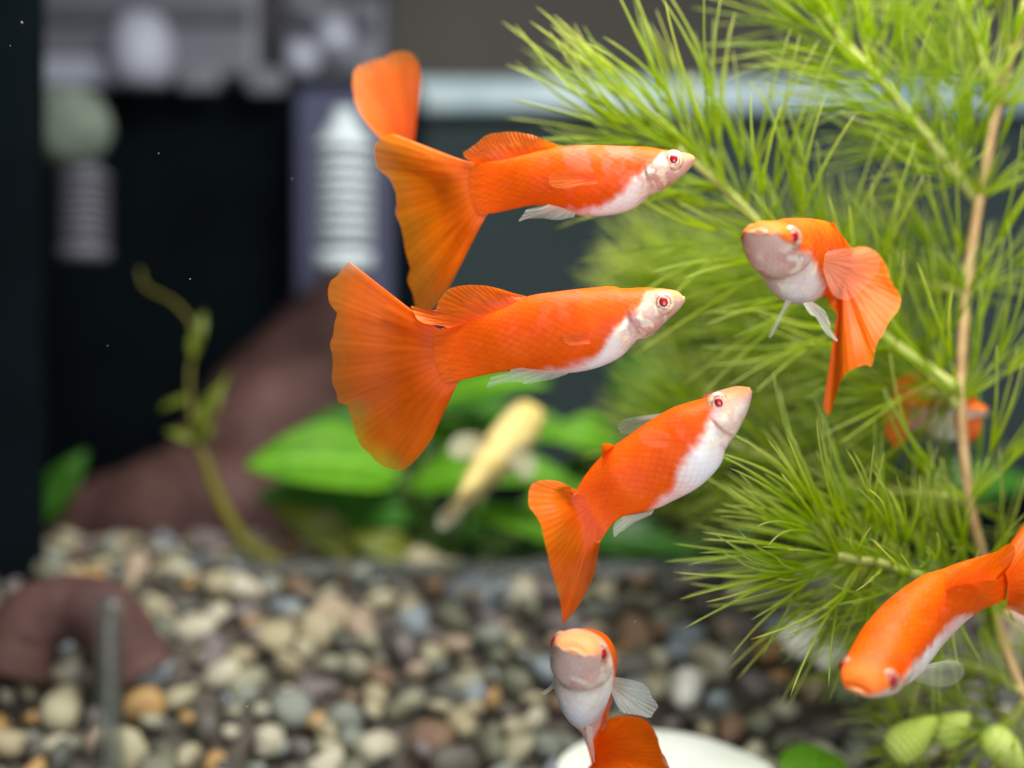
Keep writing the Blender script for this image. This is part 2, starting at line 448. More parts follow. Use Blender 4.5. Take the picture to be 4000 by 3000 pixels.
# sponge ball
bm = bmesh.new(); bmesh.ops.create_icosphere(bm, subdivisions=4, radius=1)
c = P(270, 495, 25.7)
for v in bm.verts:
    q = v.co.copy(); d = 1 + 0.07 * noise.noise(q * 3) + 0.03 * noise.noise(q * 11)
    v.co = (c + Vector((q.x * .86, q.y * .7, q.z * .80)) * d) * CM
for f in bm.faces: f.smooth = True
me = bpy.data.meshes.new('sponge_ball'); bm.to_mesh(me); bm.free()
tag(obj('sponge_ball', me, M_SPONGE), 'round pale green sponge ball above the grey ribbed tube', 'sponge')
# glass brace along the water line
a = P(1600, 432, 33.2); b = P(4300, 300, 33.2)
tag(obj('glass_brace', box_me('glass_brace', a.x, b.x, 33.2, 33.6, a.z, b.z, 0.15), M_CYAN), 'pale blue frosted glass brace running along the top of back glass', 'glass brace')
a = P(1330, 18, 32); b = P(1560, -60, 32)
tag(obj('ceiling_fitting', box_me('ceiling_fitting', a.x, b.x, 30.0, 30.8, a.z, b.z, 0.1), M_WHITE), 'white rail above the dark grey wall beside the grey reflection bands', 'rail')

# brown reflections in the glass, built as solid shapes
M_BROWN_REFL = mat_plain('brown_glass_reflection', (0.045, 0.020, 0.018), (0.115, 0.058, 0.048), 90, 0.7, 0.25, 0.5, 0.0012)
def reflection_shape(name, strands, label):
    base = strands[0][0][0]
    t = empty(name, P(*base)); tag(t, label, 'brown_reflection')
    for k, (pp, rr) in enumerate(strands):
        n = 44
        pts = catmull([tuple(P(*p)) for p in pp], n); rad = np.interp(np.linspace(0, 1, n), np.linspace(0, 1, len(rr)), rr)
        V, F = tube_geo(pts, rad, 28)
        V = [v + (v - Vector(pts[i // 28])) * (0.16 * noise.noise(v * 0.8) + 0.07 * noise.noise(v * 2.6) + 0.05 * noise.noise(v * 7)) for i, v in enumerate(V)]
        obj('main_hump' if k == 0 else 'side_slope', mesh(name, V, F), M_BROWN_REFL, t)
    return t
reflection_shape('brown_reflection', [([(0, 2280, 26.5), (330, 2110, 26.3), (640, 2010, 26.2), (900, 2030, 26.4), (1180, 2250, 26.8)], [0.85, 1.0, 1.25, 1.5, 1.4]),
                   ([(900, 2150, 27.2), (990, 1850, 27.6), (1120, 1560, 28.4), (1260, 1270, 29.4), (1360, 1060, 29.8)], [1.6, 1.75, 1.5, 0.9, 0.35])],
     'large brown reflection built as a shape sloping up to the navy pillar')
reflection_shape('brown_reflection', [([(40, 2620, 18.6), (120, 2440, 18.7), (290, 2370, 18.8), (440, 2450, 18.8), (540, 2640, 18.8)], [0.55, 0.55, 0.48, 0.50, 0.55])],
     'small reddish brown reflection built as an arch on the gravel')

# ================================================================== BROAD LEAVED PLANT
def leaf_geo(a, b, width, up, arch=0.15, fold=0.15, n=22, m=13, wavy=0.03, seed=0):
    """leaf from stalk end a to tip b (cm); up = face normal hint"""
    a = Vector(a); b = Vector(b); ax = b - a; L = ax.length; ax.normalize()
    sd = ax.cross(Vector(up)).normalized(); nn = sd.cross(ax).normalized()
    V = []; F = []; vein = []
    for i in range(n):
        t = i / (n - 1); wd = width * max(0.012, (math.sin(math.pi * min(1, t ** 0.82)) ** 0.75)) * (1 - 0.15 * t)
        for j in range(m):
            s = -1 + 2 * j / (m - 1)
            h = arch * L * (math.sin(math.pi * t) - .5 * t * t) + fold * abs(s) * wd + wavy * math.sin(9 * t + seed + 2 * s)
            V.append(a + ax * (t * L) + sd * (s * wd) + nn * h)
            vein.append(math.exp(-(s / .10) ** 2) + 0.35 * max(0, math.cos((t * 9 - abs(s) * 2.2) * 2 * math.pi)) ** 8)
    for i in range(n - 1):
        for j in range(m - 1):
            F.append((i * m + j, i * m + j + 1, (i + 1) * m + j + 1, (i + 1) * m + j))
    off = len(V); th = 0.018
    V2 = [v - nn * th for v in V]
    F2 = [tuple(off + q for q in f[::-1]) for f in F]
    return V + V2, F + F2, vein + vein
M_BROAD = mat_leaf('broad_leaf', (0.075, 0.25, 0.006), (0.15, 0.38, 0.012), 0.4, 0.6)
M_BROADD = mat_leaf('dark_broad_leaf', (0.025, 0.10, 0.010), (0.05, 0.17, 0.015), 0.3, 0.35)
M_OLIVE = mat_leaf('olive_leaf', (0.10, 0.13, 0.012), (0.18, 0.21, 0.02), 0.35, 0.45)
M_LIGHTLEAF = mat_leaf('yellow_green_leaf', (0.10, 0.14, 0.01), (0.18, 0.22, 0.02), 0.4, 0.4)
M_DSTALK = mat_plain('leaf_stalk', (0.04, 0.09, 0.01), (0.08, 0.15, 0.02), 200, 0.5, 0.3, 0.3, 0.0002)
an = empty('broad_leaf_plant', P(1750, 2230, 22.3))
tag(an, 'low plant with broad oval bright green leaves behind gravel edge', 'plant')
CROWN = P(1760, 2180, 22.6)
leaves = [  # stalk end, tip, half width cm, up, material
    ((1560, 1850, 22.5), (960, 1800, 21.6), 0.80, (-.1, -.75, .65), M_BROAD),
    ((1600, 1890, 22.6), (2230, 1850, 21.5), 0.60, (.1, -.7, .7), M_BROAD),
    ((1650, 1600, 23.4), (2150, 1480, 22.8), 0.42, (.1, -.6, .8), M_BROAD),
    ((2420, 1720, 23.2), (2140, 1700, 22.6), 0.42, (0, -.85, .5), M_BROAD),
    ((1830, 2000, 22.0), (2330, 2160, 21.9), 0.36, (.3, -.7, .7), M_BROAD),
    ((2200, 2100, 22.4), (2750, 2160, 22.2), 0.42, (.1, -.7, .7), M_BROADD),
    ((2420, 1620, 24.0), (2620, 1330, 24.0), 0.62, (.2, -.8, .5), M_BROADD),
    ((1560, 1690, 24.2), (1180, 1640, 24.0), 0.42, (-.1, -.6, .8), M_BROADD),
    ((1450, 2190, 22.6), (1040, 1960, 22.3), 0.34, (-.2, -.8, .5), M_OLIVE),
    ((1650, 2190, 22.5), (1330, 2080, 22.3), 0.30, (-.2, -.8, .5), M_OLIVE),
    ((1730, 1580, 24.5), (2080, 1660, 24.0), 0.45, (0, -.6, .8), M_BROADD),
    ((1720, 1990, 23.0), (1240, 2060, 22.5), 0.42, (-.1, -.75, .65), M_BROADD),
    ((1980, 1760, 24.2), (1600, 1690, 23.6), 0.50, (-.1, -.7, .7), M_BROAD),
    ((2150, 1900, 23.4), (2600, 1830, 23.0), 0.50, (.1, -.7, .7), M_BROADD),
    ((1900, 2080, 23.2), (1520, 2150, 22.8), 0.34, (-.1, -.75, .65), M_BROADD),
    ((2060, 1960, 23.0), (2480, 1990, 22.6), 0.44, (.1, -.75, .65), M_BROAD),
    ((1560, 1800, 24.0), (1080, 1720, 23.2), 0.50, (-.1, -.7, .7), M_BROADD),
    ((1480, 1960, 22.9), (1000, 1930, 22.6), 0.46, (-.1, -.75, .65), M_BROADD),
    ((1850, 1700, 23.8), (2260, 1690, 23.2), 0.52, (.1, -.75, .65), M_BROAD),
    ((3560, 1950, 24.0), (4080, 1880, 23.8), 0.5, (0, -.7, .7), M_BROADD),
]
for k, (a, b, wd, up, m) in enumerate(leaves):
    V, F, ve = leaf_geo(P(*a), P(*b), wd, up, 0.10, 0.18, seed=k)
    lf = obj('leaf', mesh('leaf', V, F, extra={'Vein': ve}), m, an)
    mid = (P(*a) + CROWN) / 2 + Vector((random.uniform(-.2, .2), .2, -.3))
    pts = catmull([tuple(P(*a)), tuple(mid), tuple(CROWN + Vector((random.uniform(-.3, .3), random.uniform(-.3, .3), -.5)))], 14)
    V, F = tube_geo(pts, 0.085, 8)
    obj('stalk', mesh('stalk', V, F), M_DSTALK, lf)
# dark plant in the corner
dk = empty('dark_leaf_plant', P(60, 2150, 25)); tag(dk, 'dark green leafy plant in the shadow beside black tank corner', 'plant')
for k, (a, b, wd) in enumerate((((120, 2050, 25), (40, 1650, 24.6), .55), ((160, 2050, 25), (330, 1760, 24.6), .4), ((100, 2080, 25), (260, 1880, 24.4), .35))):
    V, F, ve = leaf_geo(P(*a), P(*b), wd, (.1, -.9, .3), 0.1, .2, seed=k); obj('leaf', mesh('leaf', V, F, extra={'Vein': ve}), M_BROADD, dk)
# thin yellowish plant
yp = empty('thin_stem_plant', P(1080, 2190, 22)); tag(yp, 'thin yellow green stem plant bending up in front of the large brown reflection', 'plant')
pts = catmull([tuple(P(*p)) for p in ((1090, 2200, 21.9), (960, 2120, 21.7), (860, 1960, 21.5), (800, 1800, 21.4), (760, 1700, 21.5), (740, 1480, 21.7), (760, 1300, 21.9), (690, 1190, 22.1), (570, 1120, 22.3), (545, 1050, 22.4))], 60)
V, F = tube_geo(pts, np.interp(np.linspace(0, 1, 60), [0, .3, .5, 1], [.14, .11, .04, .022]), 10)
M_YEL = mat_plain('yellow_stem', (0.11, 0.10, 0.014), (0.20, 0.18, 0.026), 120, 0.5, 0.3, 0.3, 0.0003, 0.3)
obj('stem', mesh('stem', V, F), M_YEL, yp)
for k, (a, b, wd) in enumerate((((775, 1700, 21.4), (850, 1500, 21.2), .15), ((770, 1730, 21.3), (830, 1660, 21.0), .16), ((750, 1400, 21.7), (800, 1210, 21.7), .12),
                                ((770, 1720, 21.4), (640, 1680, 21.4), .10), ((790, 1700, 21.3), (900, 1440, 21.5), .09), ((740, 1550, 21.6), (620, 1600, 21.6), .08))):
    V, F, ve = leaf_geo(P(*a), P(*b), wd, (.2, -.9, .4), .1, .2, seed=k); obj('leaf', mesh('leaf', V, F, extra={'Vein': ve}), M_LIGHTLEAF, yp)

# pale round leaf and small leaves at the bottom
M_WLEAF = mat_plain('pale_leaf', (0.88, 0.93, 0.80), (0.93, 0.95, 0.88), 60, 0.35, 0.5, 0.2, 0.0005, 0.15)
def disc_leaf(name, c, rx, ry, up, mat, label, cat='leaf', cup=0.12):
    c = Vector(c); up = Vector(up).normalized(); sx = Vector((1, 0, 0)); sx = (sx - up * sx.dot(up)).normalized(); sy = up.cross(sx)
    V = [c]; F = []; nr, na = 10, 48; ve = [1]
    for i in range(1, nr + 1):
        r = i / nr
        for k in range(na):
            t = 2 * math.pi * k / na; q = 1 + .03 * math.sin(3 * t + 1) + .015 * math.sin(7 * t)
            V.append(c + sx * (rx * r * q * math.cos(t)) + sy * (ry * r * q * math.sin(t)) + up * (-cup * r * r * rx + .02 * math.sin(5 * t) * r)); ve.append(max(0, math.cos(t * 5)) ** 12 * (1 - r))
    for k in range(na): F.append((0, 1 + k, 1 + (k + 1) % na))
    for i in range(nr - 1):
        for k in range(na):
            k2 = (k + 1) % na; F.append((1 + i * na + k, 1 + (i + 1) * na + k, 1 + (i + 1) * na + k2, 1 + i * na + k2))
    n0 = len(V); V2 = [v - up * 0.05 for v in V]; F2 = [tuple(n0 + q for q in f[::-1]) for f in F]
    o = obj(name, mesh(name, V + V2, F + F2, extra={'Vein': ve + ve}), mat); return tag(o, label, cat)
disc_leaf('round_leaf', P(2610, 3010, 16.4), 1.42, 0.95, (0.05, -.45, .9), M_WLEAF, 'large pale round leaf lying on the gravel behind the upright fish')
disc_leaf('oval_leaf', P(3180, 2985, 16.6), 0.43, 0.40, (0.05, -.5, .85), M_BROAD, 'small bright green oval leaf on the gravel beside the pale round leaf')
# pale stones under the needles
M_WST = mat_plain('white_stone', (0.70, 0.69, 0.60), (0.86, 0.85, 0.78), 150, 0.5, 0.4, 0.4, 0.0006)
def stone(px, py, D, s, label):
    o = bpy.data.objects.new('white_stone', peb_me[random.randrange(12)].copy()); COL.objects.link(o)
    o.data.materials.clear(); o.data.materials.append(M_WST)
    p = P(px, py, D); z = gz(p.x, D)
    o.matrix_world = Matrix.Translation(p * CM) @ Matrix.Rotation(random.uniform(0, 6), 4, 'Z') @ Matrix.Diagonal((s * CM, s * CM, s * CM * 1.25, 1))
    tag(o, label, 'stone'); return o
stone(3120, 2480, 17.6, 0.42, 'large white stone showing through the lower hornwort needles')
stone(3250, 2560, 17.4, 0.30, 'smaller white stone touching the large white stone')
stone(2680, 2690, 18.5, 0.36, 'round white pebble on the gravel beside the clear spread fin')

# ================================================================== HORNWORT
LEAFV = []
def needle_variant(seed, bend):
    rnd = random.Random(seed); V = []; F = []; C = []
    def tine(p0, d0, L, r0, bx_, by_, n, t0):
        b0 = len(V); sides = 5
        p = Vector(p0); d = Vector(d0).normalized(); pts = []
        for i in range(n + 1):
            pts.append(p.copy()); d = (d + Vector((bx_, by_, 0)) / n).normalized(); p = p + d * (L / n)
        for i, q in enumerate(pts):
            t = i / n; dd = (pts[min(i + 1, n)] - pts[max(i - 1, 0)]).normalized()
            a = dd.cross(Vector((0, 1, 0.2))).normalized(); bb = a.cross(dd)
            r = r0 * (1 - 0.72 * t ** 1.6) * (1.22 if (i % 3 == 2 and i < n) else 0.94)
            if i == n: r *= .35
            tt = t0 + (1 - t0) * t
            col = mixc((0.37, 0.50, 0.003), (0.55, 0.61, 0.20), sm(.45, 1.0, tt)) if tt > .2 else mixc((0.55, 0.60, 0.04), (0.37, 0.50, 0.003), tt / .2)
            for k in range(sides):
                th = 2 * math.pi * k / sides; V.append(q + a * (r * math.cos(th)) + bb * (r * math.sin(th))); C.append((*col, 1))
        for i in range(n):
            for k in range(sides):
                k2 = (k + 1) % sides; F.append((b0 + i * sides + k, b0 + i * sides + k2, b0 + (i + 1) * sides + k2, b0 + (i + 1) * sides + k))
        F.append(tuple(b0 + n * sides + k for k in range(sides)))
        return pts, d
    f = rnd.uniform(.22, .40)
    pts, d = tine((0, 0, 0), (0, 0, 1), f, .0105, bend * .3, 0, 3, 0)
    s = rnd.uniform(.07, .15)
    tine(pts[-1], d + Vector((s, s * .4, 0)), 1 - f, .0090, bend * .8, rnd.uniform(-.12, .12), 9, f)
    tine(pts[-1], d + Vector((-s, -s * .4, 0)), (1 - f) * rnd.uniform(.8, 1), .0090, bend * .8 + .1, rnd.uniform(-.12, .12), 9, f)
    me = bpy.data.meshes.new('needle_leaf'); me.from_pydata([tuple(v) for v in V], [], F)
    me.polygons.foreach_set('use_smooth', [True] * len(me.polygons))
    at = me.color_attributes.new('Col', 'FLOAT_COLOR', 'POINT'); at.data.foreach_set('color', np.asarray(C, dtype=np.float32).ravel())
    me.materials.append(M_NEEDLE); return me, V, F, C
for s in range(28): LEAFV.append(needle_variant(s, random.uniform(-.5, .9)))

hw = empty('hornwort', P(3900, 2700, 15.5))
tag(hw, 'feathery green hornwort plant with whorls of fine needles on brown stem', 'plant')
needle_jobs = []      # (size on picture, stem object, matrix)
def branch(name, pts, rad, mat, spacing, nleaf, L, cone, start=0.0, L_end=None, parent=None, tipboost=False, nodes=None, seed=1, flat=1.0, centre=None):
    rnd = random.Random(seed)
    n = 80; C = catmull([tuple(P(*p)) for p in pts], n)
    V, F = tube_geo(C, np.interp(np.linspace(0, 1, n), np.linspace(0, 1, len(rad)), rad), 10)
    st = obj(name, mesh(name, V, F), mat, parent or hw)
    d = np.r_[0, np.cumsum(np.linalg.norm(np.diff(C, axis=0), axis=1))]
    if nodes is None:
        nodes = []; s = start
        while s < d[-1] - 0.02:
            nodes.append(s); s += spacing * rnd.uniform(.85, 1.15) * (1 - .35 * s / d[-1])
        nodes.append(d[-1] - .01)
    for kk, s in enumerate(nodes):
        i = int(np.searchsorted(d, s)); i = max(1, min(n - 2, i))
        p = Vector(C[i]); dr = (Vector(C[i + 1]) - Vector(C[i - 1])).normalized()
        frac = s / d[-1]; ll = L + ((L_end or L) - L) * frac
        cc = cone * (1 - .55 * frac ** 3) if tipboost else cone
        a = dr.cross(Vector((0, 1, .1))).normalized(); b = a.cross(dr).normalized()
        k0 = rnd.uniform(0, 6.28); nl = nleaf
        for k in range(nl):
            th = k0 + 2 * math.pi * k / nl + rnd.uniform(-.22, .22)
            rad_ = (a * math.cos(th) + b * (math.sin(th) * flat)).normalized()
            an_ = math.radians(cc) * rnd.uniform(.82, 1.15)
            z = (dr * math.cos(an_) + rad_ * math.sin(an_)).normalized()
            lim = 13.35 if seed == 12 else 14.1
            if p.y + z.y * ll * 1.1 < lim:
                z.y = (lim - p.y) / (ll * 1.1) * rnd.uniform(.2, 1.0); z.normalize()
            x = (dr - z * dr.dot(z))
            x = x.normalized() if x.length > 1e-3 else a
            yv = z.cross(x)
            l = ll * rnd.uniform(.8, 1.12); tw = rnd.uniform(.95, 1.25) * (1.0 if l > 1.2 else 1.2 / max(l, .7))
            R = Matrix((x, yv, z)).transposed().to_4x4()
            M = Matrix.Translation(p * CM) @ R @ Matrix.Rotation(rnd.uniform(-.6, .6), 4, 'Z') @ Matrix.Diagonal((l * CM, l * CM, l * CM, 1))
            # only keep the needle if it can be in the picture
            tip = p + z * l; ok = False
            for q in (p, tip, (p + tip) / 2):
                if q.y > 1 and abs(q.x / q.y) < K * .56 and abs(q.z / q.y) < K * .43: ok = True
            md = p + z * (l * .6); mx = 2000 + md.x / md.y * 4000 / K; my = 1500 - md.z / md.y * 4000 / K
            if 3400 < mx < 3880 and 1480 < my < 1760 and md.y < 17.0 and rnd.random() < .9: ok = False
            if ok: needle_jobs.append((l / p.y, st, M))
    return st

# main stem with its whorls
main = [(4120, -250, 16.0), (3990, 80, 16.0), (3900, 400, 16.0), (3825, 790, 15.9), (3775, 1150, 15.7), (3755, 1570, 15.4), (3785, 1950, 15.4), (3840, 2180, 15.45), (3910, 2480, 15.5), (4010, 2740, 15.3)]
mainr = main[::-1]
Cm = catmull([tuple(P(*p)) for p in mainr], 80); dm = np.r_[0, np.cumsum(np.linalg.norm(np.diff(Cm, axis=0), axis=1))]
def arc_at(px, py, D):
    q = np.array(tuple(P(px, py, D))); return dm[int(np.argmin(np.linalg.norm(Cm - q, axis=1)))]
nodes = [arc_at(*p) for p in ((3900, 400, 16.0), (3820, 790, 16.0), (3770, 1150, 15.7), (3740, 1570, 15.3), (3770, 1950, 15.4), (3880, 2400, 15.5))]
ms = branch('stem', mainr, [.06, .065, .065, .062, .055], M_STEM, 0, 16, 2.2, 54, nodes=nodes, seed=3)
# side branches, root to tip
branch('side_branch', [(3742, 1520, 15.35), (3500, 1350, 15.5), (3250, 1160, 15.4), (3050, 980, 15.3), (2930, 840, 15.2), (2830, 740, 15.1), (2650, 580, 15.0)], [.07, .065, .06, .045], M_GSTEM, .58, 12, 1.85, 62, start=.25, L_end=2.4, tipboost=True, seed=11)
branch('side_branch', [(3850, 2180, 15.7), (3780, 2290, 15.2), (3560, 2245, 14.9), (3440, 2205, 14.7), (3350, 2190, 14.5), (3270, 2172, 14.3)], [.07, .065, .06, .05], M_GSTEM, .36, 14, 1.35, 74, start=.3, L_end=2.05, tipboost=True, seed=12)
branch('side_branch', [(3770, 1950, 15.4), (3450, 1910, 16.4), (3150, 1840, 17.0), (2900, 1750, 17.2), (2760, 1690, 17.3)], [.07, .06, .05], M_GSTEM, .40, 14, 1.75, 62, start=.35, tipboost=True, seed=13)
branch('side_branch', [(3820, 790, 16.0), (3640, 560, 15.8), (3450, 330, 15.6), (3300, 170, 15.5), (3200, 40, 15.4)], [.07, .06, .05], M_GSTEM, .36, 14, 1.75, 58, start=.3, tipboost=True, seed=14)
branch('side_branch', [(3900, 400, 16.0), (3800, 150, 15.8), (3700, -100, 15.7), (3600, -300, 15.7)], [.07, .06, .05], M_GSTEM, .5, 12, 1.7, 55, start=.2, seed=15)
branch('side_branch', [(3740, 1560, 15.35), (3420, 1480, 16.9), (3150, 1350, 17.6), (2880, 1250, 18.0), (2700, 1180, 18.2)], [.07, .06, .05], M_GSTEM, .30, 16, 1.75, 66, start=.4, tipboost=True, seed=16)
branch('side_branch', [(3770, 1950, 15.4), (3560, 2060, 17.2), (3300, 2020, 17.8), (3050, 1980, 18.2), (2870, 1950, 18.4)], [.07, .06, .05], M_GSTEM, .5, 12, 1.5, 64, start=.4, tipboost=True, seed=17)
branch('side_branch', [(4010, 2740, 15.3), (3900, 2850, 15.6), (3700, 2870, 15.8), (3560, 2880, 15.9)], [.07, .06, .05], M_GSTEM, .4, 14, 1.1, 65, start=.3, seed=18)
branch('side_branch', [(3990, 2700, 15.3), (3850, 2620, 15.9), (3600, 2560, 16.4), (3400, 2500, 16.6)], [.06, .05, .05], M_GSTEM, .45, 14, 1.2, 62, start=.3, seed=19)

branch('side_branch', [(3770, 1150, 15.7), (3500, 1090, 17.4), (3200, 1060, 18.2), (2900, 1080, 18.6), (2680, 1060, 18.8)], [.07, .06, .05], M_GSTEM, .34, 15, 1.6, 66, start=.4, tipboost=True, seed=20)
branch('side_branch', [(3740, 1570, 15.35), (3560, 1640, 17.0), (3300, 1620, 17.6), (3000, 1560, 18.0), (2780, 1500, 18.2)], [.07, .06, .05], M_GSTEM, .40, 13, 1.6, 66, start=.4, tipboost=True, seed=21)
needle_jobs.sort(key=lambda j: -j[0])
rest = {}
for k, (sz, st, M) in enumerate(needle_jobs):
    var = random.randrange(len(LEAFV))
    if k < 300:
        o = bpy.data.objects.new('needle_leaf', LEAFV[var][0]); COL.objects.link(o)
        o.parent = st; o.matrix_parent_inverse = Matrix.Identity(4)
        o.matrix_local = M
    else: rest.setdefault(st, []).append((var, M))
for st, jobs in rest.items():
    V = []; F = []; C = []
    for var, M in jobs:
        _, v, f, c = LEAFV[var]; b0 = len(V)
        V += [(M @ q) / CM for q in v]; F += [tuple(b0 + i for i in ff) for ff in f]; C += c
    o = bpy.data.objects.new('needle_leaf', mesh('needle_leaf', V, F, cols=C)); COL.objects.link(o)
    o.data.materials.append(M_NEEDLE); o.parent = st; tag(o, kind='stuff')
print('needles', len(needle_jobs))

# ribbed pale green buds in the lower right
M_BUD = mat_plain('pale_bud', (0.42, 0.58, 0.05), (0.66, 0.76, 0.20), 60, 0.4, 0.4, 0.3, 0.0004, 0.3)
def bud(a, b, r, label):
    a = P(*a); b = P(*b); n = 46; pts = [a.lerp(b, i / (n - 1)) for i in range(n)]
    rad = [r * (math.sin(math.pi * min(1, (i / (n - 1)) ** .6 * .98 + .02)) ** .7 + .03) * (1 + .07 * math.sin(i * 1.35)) for i in range(n)]
    V, F = tube_geo(pts, rad, 20); tag(obj('plant_bud', mesh('plant_bud', V, F), M_BUD), label, 'plant bud')
bud((3475, 2950, 15.2), (3660, 2800, 15.2), .22, 'ribbed pale green pointed bud at foot of the hornwort')
bud((3650, 2890, 15.6), (3790, 2790, 15.6), .20, 'stubby bright green bud just behind the ribbed pointed bud')
bud((3850, 2860, 15.4), (4010, 3010, 15.4), .20, 'yellowish green bud under the lowest hornwort sprig')

# ================================================================== FISH
ORANGE = (0.74, 0.092, 0.0006); DEEP = (0.70, 0.074, 0.0006); PINKR = (0.80, 0.11, 0.03); HEADO = (.78, .20, .03)
WHITE = (0.85, 0.83, 0.82); PINKW = (0.78, 0.55, 0.51); PEACH = (0.76, 0.36, 0.15); GOLD = (0.88, 0.72, 0.42)
U_W = [0, .015, .04, .08, .12, .2, .3, .4, .5, .65, .8, .92, 1]
W_W = [.036, .060, .076, .090, .099, .107, .112, .108, .094, .068, .048, .032, .014]

def Zm(ox, oy, s): return lambda pts: [(ox + x * s, oy + y * s) for x, y in pts]

class Prof: pass
def profile(snout, ped_top, ped_bot, dors, vent, D):
    """contours in photo px -> profile functions along a straight axis (u 0 snout .. 1 tail root)"""
    s = K * D / 4000; p = Prof()
    S = np.array(snout, float); E = (np.array(ped_top, float) + np.array(ped_bot, float)) / 2
    ax = E - S; L = np.linalg.norm(ax); ax /= L; up = np.array([ax[1], -ax[0]])
    if up[1] > 0: up = -up            # image y points down
    def conv(pts):
        q = catmull([snout] + list(pts), 160); r = q - S
        u = r @ ax / L; h = (r @ up) * s
        o = np.argsort(u); return u[o], h[o]
    p.ut, p.ht = conv(list(dors) + [ped_top]); p.ub, p.hb = conv(list(vent) + [ped_bot])
    p.L = L * s; p.S = S; p.E = E; p.ax = ax; p.up = up; p.s = s; p.D = D
    p.top = lambda u: float(np.interp(u, p.ut, p.ht)); p.bot = lambda u: float(np.interp(u, p.ub, p.hb))
    return p

def body_colour(u, v, q, st):
    """v -1 belly .. 1 back; q point for noise"""
    n1 = noise.noise(q * 2.4); n2 = noise.noise(q * 6.5 + Vector((3, 1, 7))); n3 = noise.noise(q * 17 + Vector((9, 2, 1)))
    vb = np.interp(u, st['vbu'], st['vbv']) + .10 * n1 + .09 * n2 + .05 * n3
    if u < st.get('u_head', .16) + 0.02 * n2: vb = max(vb, np.interp(u, [0, .05, .13, .2], [1.2, .9, .60, .2]))
    om = sm(-.17, .15, v - vb)
    # pale ground colour, with gold and white glints painted in
    pale = mixc(WHITE, PINKW, sm(.34, .16, u) * min(1, .75 + .5 * n1))
    pale = mixc(pale, PEACH, min(1, sm(.12, .02, u) * .65 * sm(-1.0, .5, v) + .9 * sm(-.35, .8, v) * sm(.3, .1, u)))
    pale = mixc(pale, (0.66, 0.72, 0.80), sm(-.3, -.9, v) * sm(.2, .35, u) * .35)
    pale = mixc(pale, (0.80, 0.36, 0.30), sm(.42, .6, u) * .6)
    pale = mixc(pale, (.60, .34, .38), sm(.05, .5, n1 + .5 * n2 + .1) * sm(.05, .12, u) * sm(.33, .22, u) * .7)
    gl = sm(.05, .32, n2 + .5 * n3 + .12) * sm(.08, .14, u) * sm(.36, .26, u) * sm(.25, -.05, v) * sm(-1.0, -.7, v)
    pale = mixc(pale, GOLD, gl * .95)
    gl2 = sm(.10, .28, n2 + .25 * n3) * sm(.05, .10, u) * sm(.32, .26, u) * sm(.15, -.15, v); pale = mixc(pale, (.98, .95, .88), gl2 * .9)
    hd = 1 - .16 * sm(.32, .2, u); pale = (pale[0] * hd, pale[1] * hd * (1 - .08 * sm(.3, .15, u)), pale[2] * hd * (1 - .14 * sm(.3, .15, u)))
    org = mixc(ORANGE, DEEP, sm(-.2, .4, n1))
    fl = sm(.0, .45, n1 * .8 + n2 * .5 + st.get('flush', 0) - .1) * sm(.15, .3, u) * sm(.75, .5, u) * sm(-.75, -.2, v); org = mixc(org, (.86, .17, .10) if st.get('flush', 0) > .2 else PINKR, fl * .6)
    org = mixc(org, (.80, .13, .003), .25 * sm(.5, -.6, v) * sm(.4, .8, u))
    ry = sm(.84, 1.0, u); org = tuple(x * (1 - ry * .16 * (.5 + .5 * math.sin(math.asin(max(-1, min(1, v))) * 17 + n2))) for x in mixc(org, ORANGE, ry))
    org = mixc(org, HEADO, sm(.16, .05, u) * .6)
    c = mixc(pale, org, om)
    # gill opening: reddish arc
    gl3 = math.exp(-((u - .235 + .05 * v * v - .01 * n2) / .011) ** 2) * sm(.25, -.05, v) * sm(-1, -.75, v)
    c = mixc(c, (.55, .22, .20), gl3 * .6)
    shine = (1 - om) * (0.25 + .75 * max(gl, gl2)) * sm(.02, .1, u)
    return (*c, 1), shine

